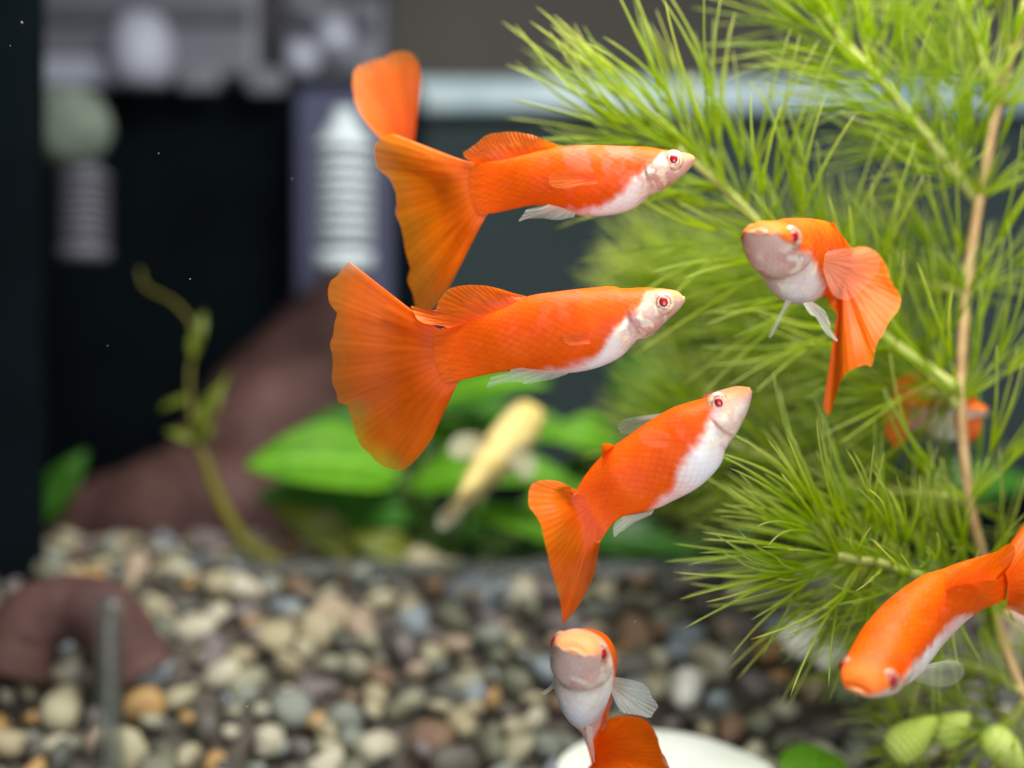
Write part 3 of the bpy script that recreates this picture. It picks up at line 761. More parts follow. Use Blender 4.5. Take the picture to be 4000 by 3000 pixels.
def build_body(prof, frame, st, name='body', parent=None, wscale=1.0):
    NU, NA = 170, 72; V = []; F = []; C = []; SH = []; UV = []
    for i in range(NU):
        u = (i / (NU - 1)) ** 1.35
        c, f, up, sd = frame(u); t = prof.top(u); b = prof.bot(u)
        if t - b < .02: m = (t + b) / 2; t = m + .01; b = m - .01
        w_ = float(np.interp(u, U_W, W_W)) * 2.64 * wscale * st.get('wmul', 1)
        mid = b + (t - b) * .52
        w_ *= 1 - .95 * sm(.74, .99, u)
        for k in range(NA):
            th = 2 * math.pi * k / NA; cs, sn = math.cos(th), math.sin(th)
            hh = (t - mid) if sn > 0 else (mid - b)
            x = math.copysign(abs(cs) ** (.86 if sn > 0 else .94), cs) * w_
            z = mid + hh * math.copysign(abs(sn) ** (.92 if sn > 0 else .97), sn)
            # gill cover stands proud with a crisp rear edge
            g = sm(.11, .20, u) * (1 - sm(.232 - .05 * sn * sn, .242 - .05 * sn * sn, u)) * sm(.35, -.05, sn) * sm(-1.0, -.8, sn)
            x *= 1 + .085 * g
            if st.get('round'): z += (-.05 * sm(.10, .0, u) * max(0, sn) ** .5 * abs(cs) + .02 * sm(.12, .03, u) * max(0, -sn)) * 1.0
            p = c + sd * x + up * z - f * (.05 * (1 - sn * sn) * sm(.86, 1.0, u))
            V.append(p); v = sn
            col, sh = body_colour(u, v, Vector((u * 2.64 * 1.6, math.copysign(.5, cs) + cs * .3, z * 1.6)) + Vector((st['seed'] * 5.1, 0, 0)), st)
            C.append(col); SH.append(sh); UV.append((u, abs(th / math.pi - 1)))
    for i in range(NU - 1):
        for k in range(NA):
            k2 = (k + 1) % NA; F.append((i * NA + k, i * NA + k2, (i + 1) * NA + k2, (i + 1) * NA + k))
    F.append(tuple(range(NA))[::-1])
    return obj(name, mesh(name, V, F, cols=C, uvs=UV, extra={'Shine': SH}), M_BODY, parent)

def build_eye(c, nrm, up, r, parent, seed=0, tint=1.0):
    """flattened eyeball facing nrm with iris rings, and a red pupil"""
    nrm = Vector(nrm).normalized(); up = Vector(up); up = (up - nrm * up.dot(nrm)).normalized(); sx = up.cross(nrm)
    V = []; F = []; C = []; nr, na = 20, 40
    for i in range(nr + 1):
        ph = math.pi * .5 * i / nr; rr = math.sin(ph); h = math.cos(ph)
        for k in range(na):
            t = 2 * math.pi * k / na
            V.append(c + sx * (r * rr * math.cos(t)) + up * (r * rr * math.sin(t)) + nrm * (r * .52 * (h ** .8) - .02))
            n = noise.noise(Vector((math.cos(t) * 2 + seed, math.sin(t) * 2, rr * 4)))
            if rr < .52: col = mixc((.78, .42, .28), (.90, .64, .36), sm(-.2, .4, n) * sm(.3, .5, rr))
            elif rr < .66: col = mixc((.26, .17, .15), (.70, .50, .34), sm(.05, .45, n))
            elif rr < .80: col = mixc((.62, .38, .26), (.82, .62, .38), sm(-.1, .35, n))
            else: col = mixc((.50, .26, .18), (.72, .44, .28), sm(-.3, .3, n))
            C.append((col[0] * (.5 + .5 * tint), col[1] * tint, col[2] * tint, 1))
    for i in range(nr):
        for k in range(na):
            k2 = (k + 1) % na; F.append((i * na + k, (i + 1) * na + k, (i + 1) * na + k2, i * na + k2))
    e = obj('eye', mesh('eye', V, F, cols=C), M_EYE, parent)
    V = []; F = []; C = []
    for i in range(9):
        ph = math.pi * .5 * i / 8; rr = math.sin(ph) * .40
        for k in range(28):
            t = 2 * math.pi * k / 28
            V.append(c + sx * (r * rr * math.cos(t) * .92) + up * (r * rr * math.sin(t) * 1.1) + nrm * (r * .52 * (math.cos(math.asin(min(.99, rr))) ** .8) - .02 + .012 * math.cos(ph) + .003)); C.append((.30, .003, .008, 1))
    for i in range(8):
        for k in range(28):
            k2 = (k + 1) % 28; F.append((i * 28 + k, (i + 1) * 28 + k, (i + 1) * 28 + k2, i * 28 + k2))
    me = mesh('pupil', V, F, cols=C); o = bpy.data.objects.new('pupil', me); COL.objects.link(o); me.materials.append(M_EYE); o.parent = e
    return e

def blob(name, c, ax, r, mat, col, parent):
    c = Vector(c); ax = [Vector(a).normalized() for a in ax]
    bm = bmesh.new(); bmesh.ops.create_icosphere(bm, subdivisions=3, radius=1)
    V = [c + ax[0] * (v.co.x * r[0]) + ax[1] * (v.co.y * r[1]) + ax[2] * (v.co.z * r[2]) for v in bm.verts]
    F = [tuple(v.index for v in f.verts) for f in bm.faces]; bm.free()
    return obj(name, mesh(name, V, F, cols=[(*col, 1)] * len(V)), mat, parent)

FIN_OR = dict(c0=(.80, .092, .001), c1=(.86, .145, .001), cm=(.74, .20, .004), am=.66, m0=.78, a_in=.90)
FIN_OUT = dict(c0=(.82, .12, .002), c1=(.82, .17, .002), cm=(.68, .22, .006), am=.80, m0=.6)
FIN_CL = dict(c0=(.78, .66, .58), c1=(.74, .74, .62), cm=(.74, .76, .66), am=.42, m0=.2, a0=.65)
FIN_PK = dict(c0=(.86, .40, .24), c1=(.85, .44, .28), cm=(.85, .48, .32), am=.22, m0=.3, a0=.5)
def fin(name, base, edge, depth, parent, nc=110, nr=26, rays=22, sty=FIN_OR, ragged=.03, seed=0, ripple=.05, ease=1.0, smooth_edge=True, d0=None):
    """membrane from a base line to an outer edge (photo px); depth(c, r) in cm"""
    bs = resample(catmull(base, 40) if len(base) > 2 else base, nc)
    ed = resample(catmull(edge, 160) if smooth_edge else edge, nc)
    V = []; F = []; C = []; a0 = sty.get('a0', 1.0)
    for c in range(nc):
        cf = c / (nc - 1)
        rg = 1 - ragged * (max(0, noise.noise(Vector((cf * rays * 1.1, seed, 0)))) + .6 * max(0, noise.noise(Vector((cf * rays * 3.1, seed + 5, 0)))))
        for r in range(nr):
            rf = r / (nr - 1) * rg
            px, py = bs[c] * (1 - rf) + ed[c] * rf
            wob = .5 + .5 * math.sin(cf * rays * 2 * math.pi * (1 if rf < .55 else 2) + 1.5 * noise.noise(Vector((cf * 6, rf * 2, seed))))
            dd = depth(cf, rf) + ripple * rf * math.sin(cf * 9 + 2 * rf + seed) + ripple * .6 * rf * noise.noise(Vector((cf * 7, rf * 2, seed * 3.3))) + .011 * wob * sm(.12, .7, rf)
            if d0 is not None: dd = d0 + (dd - d0) * sm(.20, .60, rf)
            V.append(P(px, py, dd))
            col = mixc(sty['c0'], sty['c1'], sm(0, .7, rf)); mg = sm(sty['m0'], 1.0, rf + .12 * noise.noise(Vector((cf * 14, seed, rf * 2))))
            col = mixc(col, sty['cm'], mg); k = .87 + .13 * wob
            fl = .86 + .28 * (.5 + .5 * noise.noise(Vector((cf * 22, rf * 1.2, seed + 2))))
            col = tuple(x * k * fl for x in col)
            ai = 1 - (1 - sty.get('a_in', 1)) * sm(.2, .5, rf)
            C.append((*col, (a0 * (1 - mg) + sty['am'] * mg) * (.85 + .15 * wob) if a0 < 1 else ai * (1 - mg) + sty['am'] * mg))
    for c in range(nc - 1):
        for r in range(nr - 1):
            F.append((c * nr + r, (c + 1) * nr + r, (c + 1) * nr + r + 1, c * nr + r + 1))
    return obj(name, mesh(name, V, F, cols=C), M_FIN, parent)

def straight_frame(p, tilt=0.0, bend=0.0):
    """side-on fish: axis in the picture plane at p.D, the side axis points to the camera"""
    ax = Vector((p.ax[0], 0, -p.ax[1])); up = Vector((p.up[0], 0, -p.up[1])); S = P(p.S[0], p.S[1], p.D)
    def fr(u):
        c = S + ax * (u * p.L) + Vector((0, tilt * (u - .3) + bend * max(0, u - .35) ** 2, 0))
        return c, -ax, up, Vector((0, -1, 0))
    return fr

def side_fish(label, snout, ptop, pbot, dors, vent, D, eye, eye_r, st, tilt=0, bend=0, name='guppy'):
    p = profile(snout, ptop, pbot, dors, vent, D)
    fr = straight_frame(p, tilt, bend)
    t = empty(name, fr(.45)[0]); tag(t, label, 'fish', 'orange guppies')
    build_body(p, fr, st, parent=t)
    r = np.array(eye, float) - p.S; ue = float(r @ p.ax) * p.s / p.L; h = float(r @ p.up) * p.s
    c, f, up, sd = fr(ue); w_ = float(np.interp(ue, U_W, W_W)) * 2.64 * st.get('wmul', 1)
    tt, bb = p.top(ue), p.bot(ue); v = (h - (bb + (tt - bb) * .52)) / ((tt - bb) * .48); x = w_ * math.sqrt(max(.05, 1 - min(.95, v * v)))
    for sgn in (1, -1):
        build_eye(c + up * h + sd * (sgn * (x - eye_r * .10)), sd * sgn + up * .12, up, eye_r, t, st['seed'])
    c, f, up, sd = fr(.006)
    h = (p.top(.006) + p.bot(.006)) / 2
    blob('lip', c + f * .002 + up * (h + .010), (f, sd, up), (.026, .066, .026), M_LIP, (.74, .44, .20), t)
    blob('lip', c - f * .006 + up * (h - .022), (f, sd, up), (.024, .066, .024), M_LIP, (.72, .48, .28), t)
    return t, p, fr

VB2 = dict(vbu=[0, .10, .15, .2, .27, .33, .38, .45, .52, .60, .7, 1], vbv=[1.2, .9, .75, .05, -.2, -.42, -.62, -.82, -.90, -1.0, -1.4, -1.4])
# ---- top fish
z = Zm(1300, 150, .678)
D1 = 13.5
t, p, fr = side_fish('orange guppy with pink flushed flank swimming level above the others', *z([(2080, 705)]), *z([(760, 715)]), *z([(862, 1003)]),
    z([(2062, 675), (1960, 655), (1890, 645), (1800, 631), (1650, 625), (1500, 620), (1350, 622), (1260, 630), (1150, 655), (1000, 688), (850, 708)]),
    z([(2062, 745), (1980, 820), (1880, 885), (1830, 905), (1750, 970), (1650, 1008), (1550, 1022), (1450, 1022), (1350, 1000), (1250, 968), (1150, 958), (1000, 985), (930, 998)]),
    D1, z([(1946, 722)])[0], .112, dict(VB2, seed=1, flush=.24), bend=.35)
F1 = t
fin('tail_fin', z([(860, 716), (890, 800), (920, 890), (950, 975)]), z([(740, 708), (650, 680), (560, 640), (480, 600), (410, 570), (340, 548), (280, 572), (238, 630), (245, 700), (262, 755), (325, 805), (350, 870), (365, 950), (360, 1000), (390, 1080), (402, 1140), (420, 1230), (442, 1320), (430, 1400), (460, 1470), (472, 1540), (490, 1610), (530, 1600), (600, 1540), (650, 1470), (690, 1390), (712, 1260), (765, 1160), (820, 1080), (866, 1006)]),
    lambda c, r: D1 + .12 + .75 * max(0, r - .12) * (.4 + .6 * c), t, d0=D1 + .15, seed=1.3, sty=FIN_OUT, ripple=.12, ragged=.03, rays=20)
fin('dorsal_fin', z([(1300, 640), (1150, 670), (1000, 700), (830, 725)]), z([(1292, 612), (1240, 590), (1150, 556), (1050, 538), (950, 542), (880, 560), (820, 610), (760, 650), (752, 672), (772, 694)]),
    lambda c, r: D1 + .05 - .05 * r + .10 * c, t, seed=2.1, rays=13, ripple=.06, nr=18)
fin('anal_fin', z([(1400, 1005), (1320, 975), (1240, 955)]), z([(1390, 1030), (1300, 1046), (1200, 1036), (1110, 1040), (1070, 1054), (1100, 1010), (1120, 985), (1180, 975), (1230, 962)]),
    lambda c, r: D1 - .08, t, seed=3.1, rays=8, sty=FIN_CL, ripple=.02, nr=14, nc=60)
fin('pectoral_fin', z([(1520, 775), (1530, 835)]), z([(1500, 768), (1420, 742), (1310, 760), (1240, 800), (1260, 850), (1330, 868), (1420, 858), (1500, 842)]),
    lambda c, r: D1 - .30 - .10 * r, t, seed=4.1, rays=10, sty=dict(FIN_OR, c1=(.85, .15, .01), am=.35, m0=.3, a0=.7), ripple=.02, nr=14, nc=60)

# ---- middle fish (sharpest)
z = Zm(1200, 980, .7233); D2 = 13.0
t, p2, fr = side_fish('orange guppy with wide fan tail and two part dorsal fin over the broad leaves', *z([(2036, 268)]), *z([(668, 436)]), *z([(756, 716)]),
    z([(2016, 238), (1985, 216), (1900, 203), (1800, 200), (1700, 204), (1640, 193), (1500, 203), (1350, 220), (1200, 243), (1100, 290), (1000, 325), (900, 360), (780, 400)]),
    z([(2012, 312), (1940, 380), (1870, 450), (1815, 477), (1775, 492), (1700, 568), (1600, 620), (1500, 648), (1400, 660), (1250, 655), (1100, 648), (1000, 662), (900, 682), (820, 700)]),
    D2, z([(1908, 287)])[0], .120, dict(VB2, seed=2, flush=.05), bend=.15)
fin('tail_fin', z([(770, 425), (780, 510), (810, 600), (850, 685)]), z([(655, 428), (600, 400), (520, 345), (440, 268), (360, 180), (290, 110), (228, 60), (200, 85), (168, 125), (122, 168), (113, 260), (150, 335), (145, 400), (138, 460), (122, 510), (138, 600), (132, 700), (158, 765), (170, 822), (212, 832), (235, 920), (260, 1000), (310, 1080), (380, 1145), (480, 1190), (545, 1168), (620, 1090), (682, 1000), (702, 930), (702, 880), (722, 790), (758, 722)]),
    lambda c, r: D2 + .06 + .28 * max(0, r - .12) + .10 * math.sin(c * 3.1) * r, t, d0=D2 + .065, seed=5.2, rays=24, ripple=.09, sty=dict(FIN_OR, m0=.78), ragged=.02)
fin('dorsal_fin', z([(1185, 262), (1060, 318), (900, 375), (760, 420)]), z([(1180, 243), (1120, 230), (1040, 205), (960, 187), (880, 183), (800, 192), (750, 215), (715, 260), (698, 305), (680, 320), (620, 312), (560, 296), (572, 330), (590, 365), (640, 394), (740, 402)]),
    lambda c, r: D2 - .02 - .06 * r * math.sin(c * 6) + .02, t, seed=6.6, rays=15, ripple=.07, nr=20, sty=dict(FIN_OR, m0=.9, am=.8), smooth_edge=True)
fin('anal_fin', z([(1420, 655), (1300, 645), (1180, 630)]), z([(1400, 668), (1330, 692), (1250, 706), (1180, 720), (1150, 708), (1060, 713), (1000, 726), (962, 742), (985, 700), (1000, 680), (1090, 655), (1100, 640), (1170, 628)]),
    lambda c, r: D2 - .06, t, seed=7.1, rays=9, sty=FIN_CL, ripple=.02, nr=14, nc=70)
fin('pectoral_fin', z([(1520, 430), (1530, 500)]), z([(1510, 428), (1440, 438), (1385, 452), (1380, 480), (1420, 510), (1510, 506)]),
    lambda c, r: D2 - .31 - .05 * r, t, seed=8.1, rays=8, sty=dict(FIN_OR, c0=(.85, .12, .02), c1=(.86, .14, .03), am=.3, m0=.3, a0=.55), ripple=.02, nr=12, nc=50)

# ---- diagonal fish
z = Zm(2000, 1450, .6329); D3 = 12.8
VB3 = dict(vbu=[0, .12, .17, .2, .26, .32, .40, .48, .55, .62, .70, .8, 1], vbv=[1.2, 1.1, .95, .45, .12, -.05, -.12, -.22, -.55, -.72, -.9, -1.4, -1.4], u_head=.17)
t, p, fr = side_fish('orange guppy with large white belly climbing diagonally over the gravel edge', *z([(1476, 128)]), *z([(372, 795)]), *z([(516, 1095)]),
    z([(1445, 98), (1390, 92), (1330, 105), (1250, 130), (1190, 163), (1100, 190), (1000, 222), (900, 275), (800, 340), (700, 410), (620, 465), (540, 535), (480, 600), (430, 670), (392, 738)]),
    z([(1474, 160), (1462, 210), (1440, 270), (1390, 370), (1335, 450), (1312, 490), (1292, 560), (1250, 622), (1180, 692), (1100, 746), (1000, 796), (900, 842), (800, 868), (700, 888), (642, 914), (590, 972), (545, 1040)]),
    D3, z([(1252, 193)])[0], .110, dict(VB3, seed=3, flush=-.2), bend=-.2)
fin('tail_fin', z([(430, 740), (470, 830), (520, 920), (570, 990)]), z([(384, 768), (345, 712), (290, 680), (200, 672), (130, 690), (104, 740), (104, 830), (130, 872), (175, 945), (200, 1050), (220, 1140), (240, 1220), (270, 1330), (298, 1430), (312, 1565), (330, 1552), (362, 1510), (430, 1420), (490, 1300), (516, 1230), (522, 1150), (518, 1096)]),
    lambda c, r: D3 - .09 - .55 * r * math.sin(min(1, c * 1.4) * math.pi) ** 2 + .5 * r * sm(.5, 1, c), t, d0=D3 - .085, seed=9.4, rays=18, ripple=.08, sty=dict(FIN_OR, m0=.93, am=.85), ragged=.015)
fin('dorsal_fin', z([(640, 470), (560, 540)]), z([(612, 448), (590, 445), (556, 448), (550, 480), (556, 510)]), lambda c, r: D3 + .05 - .3 * r, t, nr=8, nc=30, rays=4, seed=1.1, ripple=.01, sty=dict(FIN_OR, m0=.95))
fin('anal_fin', z([(880, 850), (780, 880), (690, 893)]), z([(860, 885), (760, 932), (685, 985), (655, 1002), (632, 1024), (624, 970), (640, 930), (680, 900)]), lambda c, r: D3 - .08 - .04 * r, t, seed=2.7, rays=8, sty=FIN_CL, ripple=.02, nr=14, nc=60)
fin('pectoral_fin', z([(985, 395), (975, 460)]), z([(970, 385), (900, 360), (815, 352), (780, 395), (800, 440), (860, 470), (950, 470)]), lambda c, r: D3 - .32 - .18 * r, t, seed=3.7, rays=9, sty=dict(FIN_PK, c0=(.9, .2, .1), c1=(.84, .16, .05), am=.10, m0=.2, a0=.3), ripple=.02, nr=12, nc=60)
fin('pectoral_fin', z([(930, 262), (860, 305)]), z([(900, 262), (790, 278), (690, 300), (650, 345), (690, 390), (760, 380)]), lambda c, r: D3 + .35 + .2 * r, t, seed=4.7, rays=8, sty=FIN_CL, ripple=.02, nr=12, nc=50)

# ---- posed fish (spine through given points, up vectors given)
def spine_frame(pts, ups, us):
    n = 200
    C = catmull([tuple(P(*q)) for q in pts], n)
    tt = np.interp(np.linspace(0, 1, n), np.linspace(0, 1, len(us)), us)     # u at each sample
    C = np.stack([np.interp(np.linspace(0, 1, n), tt, C[:, i]) for i in range(3)], 1)
    ker = np.ones(17) / 17; Cp = np.stack([np.convolve(np.pad(C[:, i], 8, mode='reflect', reflect_type='odd'), ker, 'valid') for i in range(3)], 1)
    U = np.stack([np.interp(np.linspace(0, 1, n), us, [q[i] for q in ups]) for i in range(3)], 1)
    def fr(u):
        x = u * (n - 1); i = min(int(x), n - 2); f = x - i
        c = Vector(Cp[i] * (1 - f) + Cp[i + 1] * f)
        a = max(0, min(n - 3, i - 3)); b = min(n - 1, a + 8)
        fw = (Vector(Cp[a]) - Vector(Cp[b])).normalized(); up = Vector(U[i] * (1 - f) + U[i + 1] * f)
        up = (up - fw * up.dot(fw)).normalized(); return c, fw, up, fw.cross(up).normalized()
    return fr, float(np.linalg.norm(np.diff(Cp, axis=0), axis=1).sum())

class CanonP:
    def __init__(s, k=1.0, hk=1.0):
        u = np.linspace(0, 1, 60); T = np.array([p2.top(x) for x in u]); B = np.array([p2.bot(x) for x in u]); s.u = u
        s.T = T * k * hk; s.B = B * k * hk
    def top(s, u): return float(np.interp(u, s.u, s.T))
    def bot(s, u): return float(np.interp(u, s.u, s.B))

def posed_fish(label, pts, ups, us, st, k=1.0, hk=1.0, eye_u=.105, eye_v=.30, eye_r=.115, name='guppy', group='orange guppies', eyes=True, eye_f=.35, eye_up=.15):
    fr, L = spine_frame(pts, ups, us); print(label[:30], 'spine length', round(L, 2))
    cp = CanonP(k, hk); t = empty(name, fr(.45)[0]); tag(t, label, 'fish', group)
    build_body(cp, fr, st, parent=t, wscale=k)
    if eyes:
        c, f, up, sd = fr(eye_u); w_ = float(np.interp(eye_u, U_W, W_W)) * 2.64 * k * st.get('wmul', 1)
        tt, bb = cp.top(eye_u), cp.bot(eye_u); m = bb + (tt - bb) * .52; h = m + (tt - m) * eye_v
        for sgn in (1, -1):
            build_eye(c + up * h + sd * (sgn * (w_ * .97 - eye_r * k * .22)), sd * sgn + f * eye_f + up * eye_up, up, eye_r * k, t, st['seed'], st.get('eyetint', 1.0))
        c, f, up, sd = fr(.006); h = (cp.top(.006) + cp.bot(.006)) / 2
        blob('lip', c - f * .004 + up * (h + .008), (f, sd, up), (.026, .085, .022), M_LIP, (.78, .30, .10), t)
        blob('lip', c - f * .012 + up * (h - .020), (f, sd, up), (.024, .085, .022), M_LIP, (.74, .38, .22), t)
    return t, fr

US = [0, .12, .3, .5, .75, 1]
# ---- right fish, three-quarter front view
z = Zm(2800, 750, .5725); D4 = 12.3
VB4 = dict(vbu=[0, .05, .10, .16, .2, .27, .35, .45, .55, .65, .75, 1], vbv=[-.25, -.35, -.25, -.1, -.15, -.2, -.3, -.45, -.65, -1, -1.4, -1.4], u_head=0)
t, fr = posed_fish('orange guppy facing forward with white belly and clear pelvic fins',
    [(2965, 905, 12.0), (3010, 950, 12.3), (3085, 985, 12.75), (3160, 1010, 13.2), (3245, 1050, 13.8), (3330, 1110, 14.3)],
    [(0.05, -.15, 1), (0.05, -.1, 1), (.1, 0, 1), (.2, 0, 1), (.3, 0, 1), (.4, 0, 1)], US, dict(VB4, round=1, seed=4, wmul=1.02, eyetint=.75), k=1.0, hk=1.06, eye_f=.7, eye_v=.22, eye_r=.122)
fin('tail_fin', z([(880, 480), (860, 560), (850, 640), (820, 720)]), z([(900, 400), (980, 372), (1080, 400), (1160, 500), (1190, 600), (1255, 715), (1242, 800), (1190, 870), (1150, 945), (1090, 1050), (1062, 1190), (1015, 1182), (920, 1215), (850, 1290), (800, 1440), (768, 1525), (724, 1478), (742, 1420), (800, 1290), (825, 1080), (835, 900), (812, 820), (750, 750)]),
    lambda c, r: 14.0 - .5 * r * math.sin(c * math.pi), t, seed=5.5, rays=20, ripple=.10, sty=dict(FIN_OR, m0=.92, am=.8, a_in=.97), ragged=.02)
fin('pectoral_fin', z([(735, 430), (725, 520)]), z([(760, 402), (880, 385), (1000, 385), (1090, 420), (1120, 500), (1060, 600), (960, 700), (880, 740), (790, 700), (730, 560)]), lambda c, r: 12.62 - .12 * r, t, seed=6.5, rays=12, sty=FIN_PK, ripple=.04, nr=18, nc=80)
fin('pelvic_fin', z([(470, 735), (510, 745)]), z([(462, 760), (420, 850), (380, 920), (352, 992), (372, 990), (410, 930), (460, 840), (512, 762)]), lambda c, r: 12.55 - .05 * r, t, seed=7.5, rays=4, sty=dict(FIN_CL, am=.5, a0=.6), ripple=.01, nr=14, nc=40)
fin('pelvic_fin', z([(590, 755), (660, 750)]), z([(596, 775), (640, 838), (690, 860), (740, 960), (835, 1028), (780, 940), (772, 890), (735, 810), (672, 760)]), lambda c, r: 12.6 - .05 * r, t, seed=8.5, rays=4, sty=dict(FIN_CL, am=.75, a0=.85), ripple=.01, nr=14, nc=40)
fin('dorsal_fin', z([(780, 270), (870, 380)]), z([(770, 215), (798, 206), (830, 260), (885, 345)]), lambda c, r: 13.2 + .4 * c, t, seed=1.5, rays=5, ripple=.01, nr=8, nc=30, sty=dict(FIN_OR, m0=.95))

# ---- bottom fish, nose up
z = Zm(2000, 2350, .452)
VB5 = dict(vbu=[0, .05, .10, .16, .2, .27, .35, .45, .6, .75, 1], vbv=[1.2, 1.2, 1.15, .9, .45, .1, -.1, -.2, -.4, -.8, -1.4], u_head=0)
t, fr = posed_fish('orange guppy facing forward with spread clear side fin above the pale round leaf',
    [(2240, 2548, 12.0), (2258, 2552, 12.3), (2288, 2596, 12.75), (2306, 2655, 13.2), (2325, 2775, 13.8), (2345, 2900, 14.3)],
    [(.22, .0, 1), (.22, .05, 1), (.24, .15, 1), (.25, .2, 1), (.25, .2, 1), (.25, .2, 1)], US, dict(VB5, round=1, seed=5, wmul=1.02, eyetint=.8), k=.98, hk=1.15, eye_f=.7, eye_v=.2, eye_r=.122)
fin('tail_fin', z([(740, 1180), (700, 1290), (690, 1400)]), z([(800, 1100), (850, 1010), (960, 985), (1100, 1000), (1200, 1060), (1250, 1150), (1290, 1270), (1345, 1390), (1370, 1500), (1300, 1620), (1100, 1700), (850, 1680), (690, 1560), (650, 1440)]),
    lambda c, r: 14.2 - .9 * r * math.sin(c * 2.6), t, seed=9.5, rays=20, ripple=.09, sty=dict(FIN_OR, m0=.94, am=.9, a_in=1.0))
fin('pectoral_fin', z([(835, 670), (850, 760)]), z([(880, 650), (980, 665), (1080, 690), (1140, 715), (1190, 770), (1210, 830), (1245, 870), (1262, 910), (1225, 960), (1200, 1005), (1080, 980), (960, 960), (905, 900)]), lambda c, r: 12.8 - .1 * r, t, seed=1.8, rays=11, sty=dict(FIN_CL, am=.42, a0=.55), ripple=.03, nr=18, nc=90, ragged=.05)
fin('pectoral_fin', z([(375, 680), (382, 740)]), z([(362, 672), (320, 735), (250, 790), (290, 805), (340, 770), (378, 755)]), lambda c, r: 12.9, t, seed=2.8, rays=5, sty=FIN_CL, ripple=.01, nr=10, nc=30)
fin('pelvic_fin', z([(640, 1060), (690, 1080)]), z([(640, 1120), (660, 1230), (690, 1340), (712, 1400), (712, 1300), (700, 1180), (698, 1090)]), lambda c, r: 12.95, t, seed=3.8, rays=4, sty=dict(FIN_CL, am=.5, a0=.7), ripple=.01, nr=12, nc=36)

# ---- right edge fish seen from above
z = Zm(3200, 2000, .5125)
VB6 = dict(vbu=[0, .05, .10, .16, .2, .27, .35, .45, .55, .65, .75, .85, 1], vbv=[.25, .1, .05, .05, .0, 0, -.05, -.1, -.15, -.3, -.7, -1.4, -1.4], u_head=0)
t, fr = posed_fish('orange guppy seen from above diving head first across the lower hornwort',
    [(3345, 2705, 11.75), (3395, 2640, 11.95), (3475, 2530, 12.35), (3580, 2430, 12.75), (3760, 2320, 13.2), (3925, 2245, 13.6)],
    [(-.30, -.62, .75), (-.30, -.62, .75), (-.36, -.56, .75), (-.42, -.5, .75), (-.48, -.45, .75), (-.5, -.4, .75)], US, dict(VB6, seed=6, wmul=1.0, eyetint=.45), k=1.0, eye_f=.55, eye_up=.5, eye_r=.105)
fin('tail_fin', z([(1400, 400), (1440, 560), (1430, 700)]), z([(1400, 330), (1480, 200), (1570, 90), (1700, 0), (1850, 0), (1950, 300), (1900, 700), (1750, 830), (1600, 810), (1480, 755), (1420, 735)]), lambda c, r: 13.5 + .4 * r, t, seed=4.8, rays=18, ripple=.08, sty=dict(FIN_OR, m0=.95))
fin('dorsal_fin', z([(960, 600), (1150, 540), (1330, 520)]), z([(990, 570), (1080, 468), (1200, 368), (1330, 312), (1450, 240), (1500, 300), (1450, 420), (1380, 500)]), lambda c, r: 12.75 + .5 * c - .15 * r, t, seed=5.8, rays=12, ripple=.05, nr=16, nc=80, sty=dict(FIN_OR, m0=.97))
fin('pectoral_fin', z([(700, 1170), (690, 1270)]), z([(860, 1190), (960, 1130), (1060, 1140), (1110, 1200), (1080, 1280), (980, 1330), (840, 1330)]), lambda c, r: 12.25 + .3 * r, t, seed=6.8, rays=12, sty=dict(FIN_CL, am=.22, a0=.35), ripple=.03, nr=14, nc=70)

# ---- fish whose tail shows over the top fish's tail
z = Zm(1300, 150, .678)
t, fr = posed_fish('guppy hidden but for its raised blurred orange tail behind the level fish', [(1690, 1000, 17.6), (1685, 930, 17.3), (1680, 850, 16.9), (1672, 780, 16.5), (1655, 700, 16.0), (1630, 600, 15.5)],
    [(.1, -.9, .3)] * 6, US, dict(VB6, seed=7, wmul=.8), k=.85)
fin('tail_fin', z([(400, 640), (470, 640)]), z([(300, 600), (230, 530), (150, 420), (112, 300), (125, 180), (190, 140), (280, 108), (370, 76), (440, 80), (492, 130), (510, 220), (500, 350), (480, 480), (440, 600)]), lambda c, r: 15.5 - .5 * r + .5 * c * r, t, seed=7.8, rays=16, ripple=.08, sty=FIN_OR)

# ---- fish behind the hornwort
t, fr = posed_fish('blurred orange guppy with white belly partly hidden behind the hornwort stem', [(3830, 1605, 15.6), (3800, 1610, 15.75), (3740, 1622, 15.9), (3680, 1628, 16.1), (3610, 1625, 16.3), (3550, 1622, 16.5)],
    [(0, .1, 1)] * 6, US, dict(vbu=[0, .2, .8, 1], vbv=[.3, .95, .95, .3], u_head=0, seed=8), k=.66, eyes=False)
fin('tail_fin', [(3555, 1590), (3555, 1640)], [(3545, 1585), (3470, 1570), (3450, 1640), (3470, 1720), (3520, 1750), (3550, 1680)], lambda c, r: 16.4, t, rays=12, seed=8.8, sty=dict(FIN_OR, m0=.95), nc=60, nr=14)
fin('dorsal_fin', [(3720, 1590), (3600, 1590)], [(3730, 1570), (3680, 1470), (3580, 1440), (3500, 1490), (3490, 1570), (3570, 1590)], lambda c, r: 16.0, t, rays=12, seed=9.8, sty=dict(FIN_OR, m0=.95), nc=60, nr=14)
fin('pectoral_fin', [(3740, 1600), (3740, 1650)], [(3750, 1560), (3800, 1540), (3835, 1620), (3820, 1710), (3770, 1720), (3740, 1670)], lambda c, r: 15.65, t, rays=10, seed=9.9, sty=dict(FIN_OR, m0=.95), nc=60, nr=14)

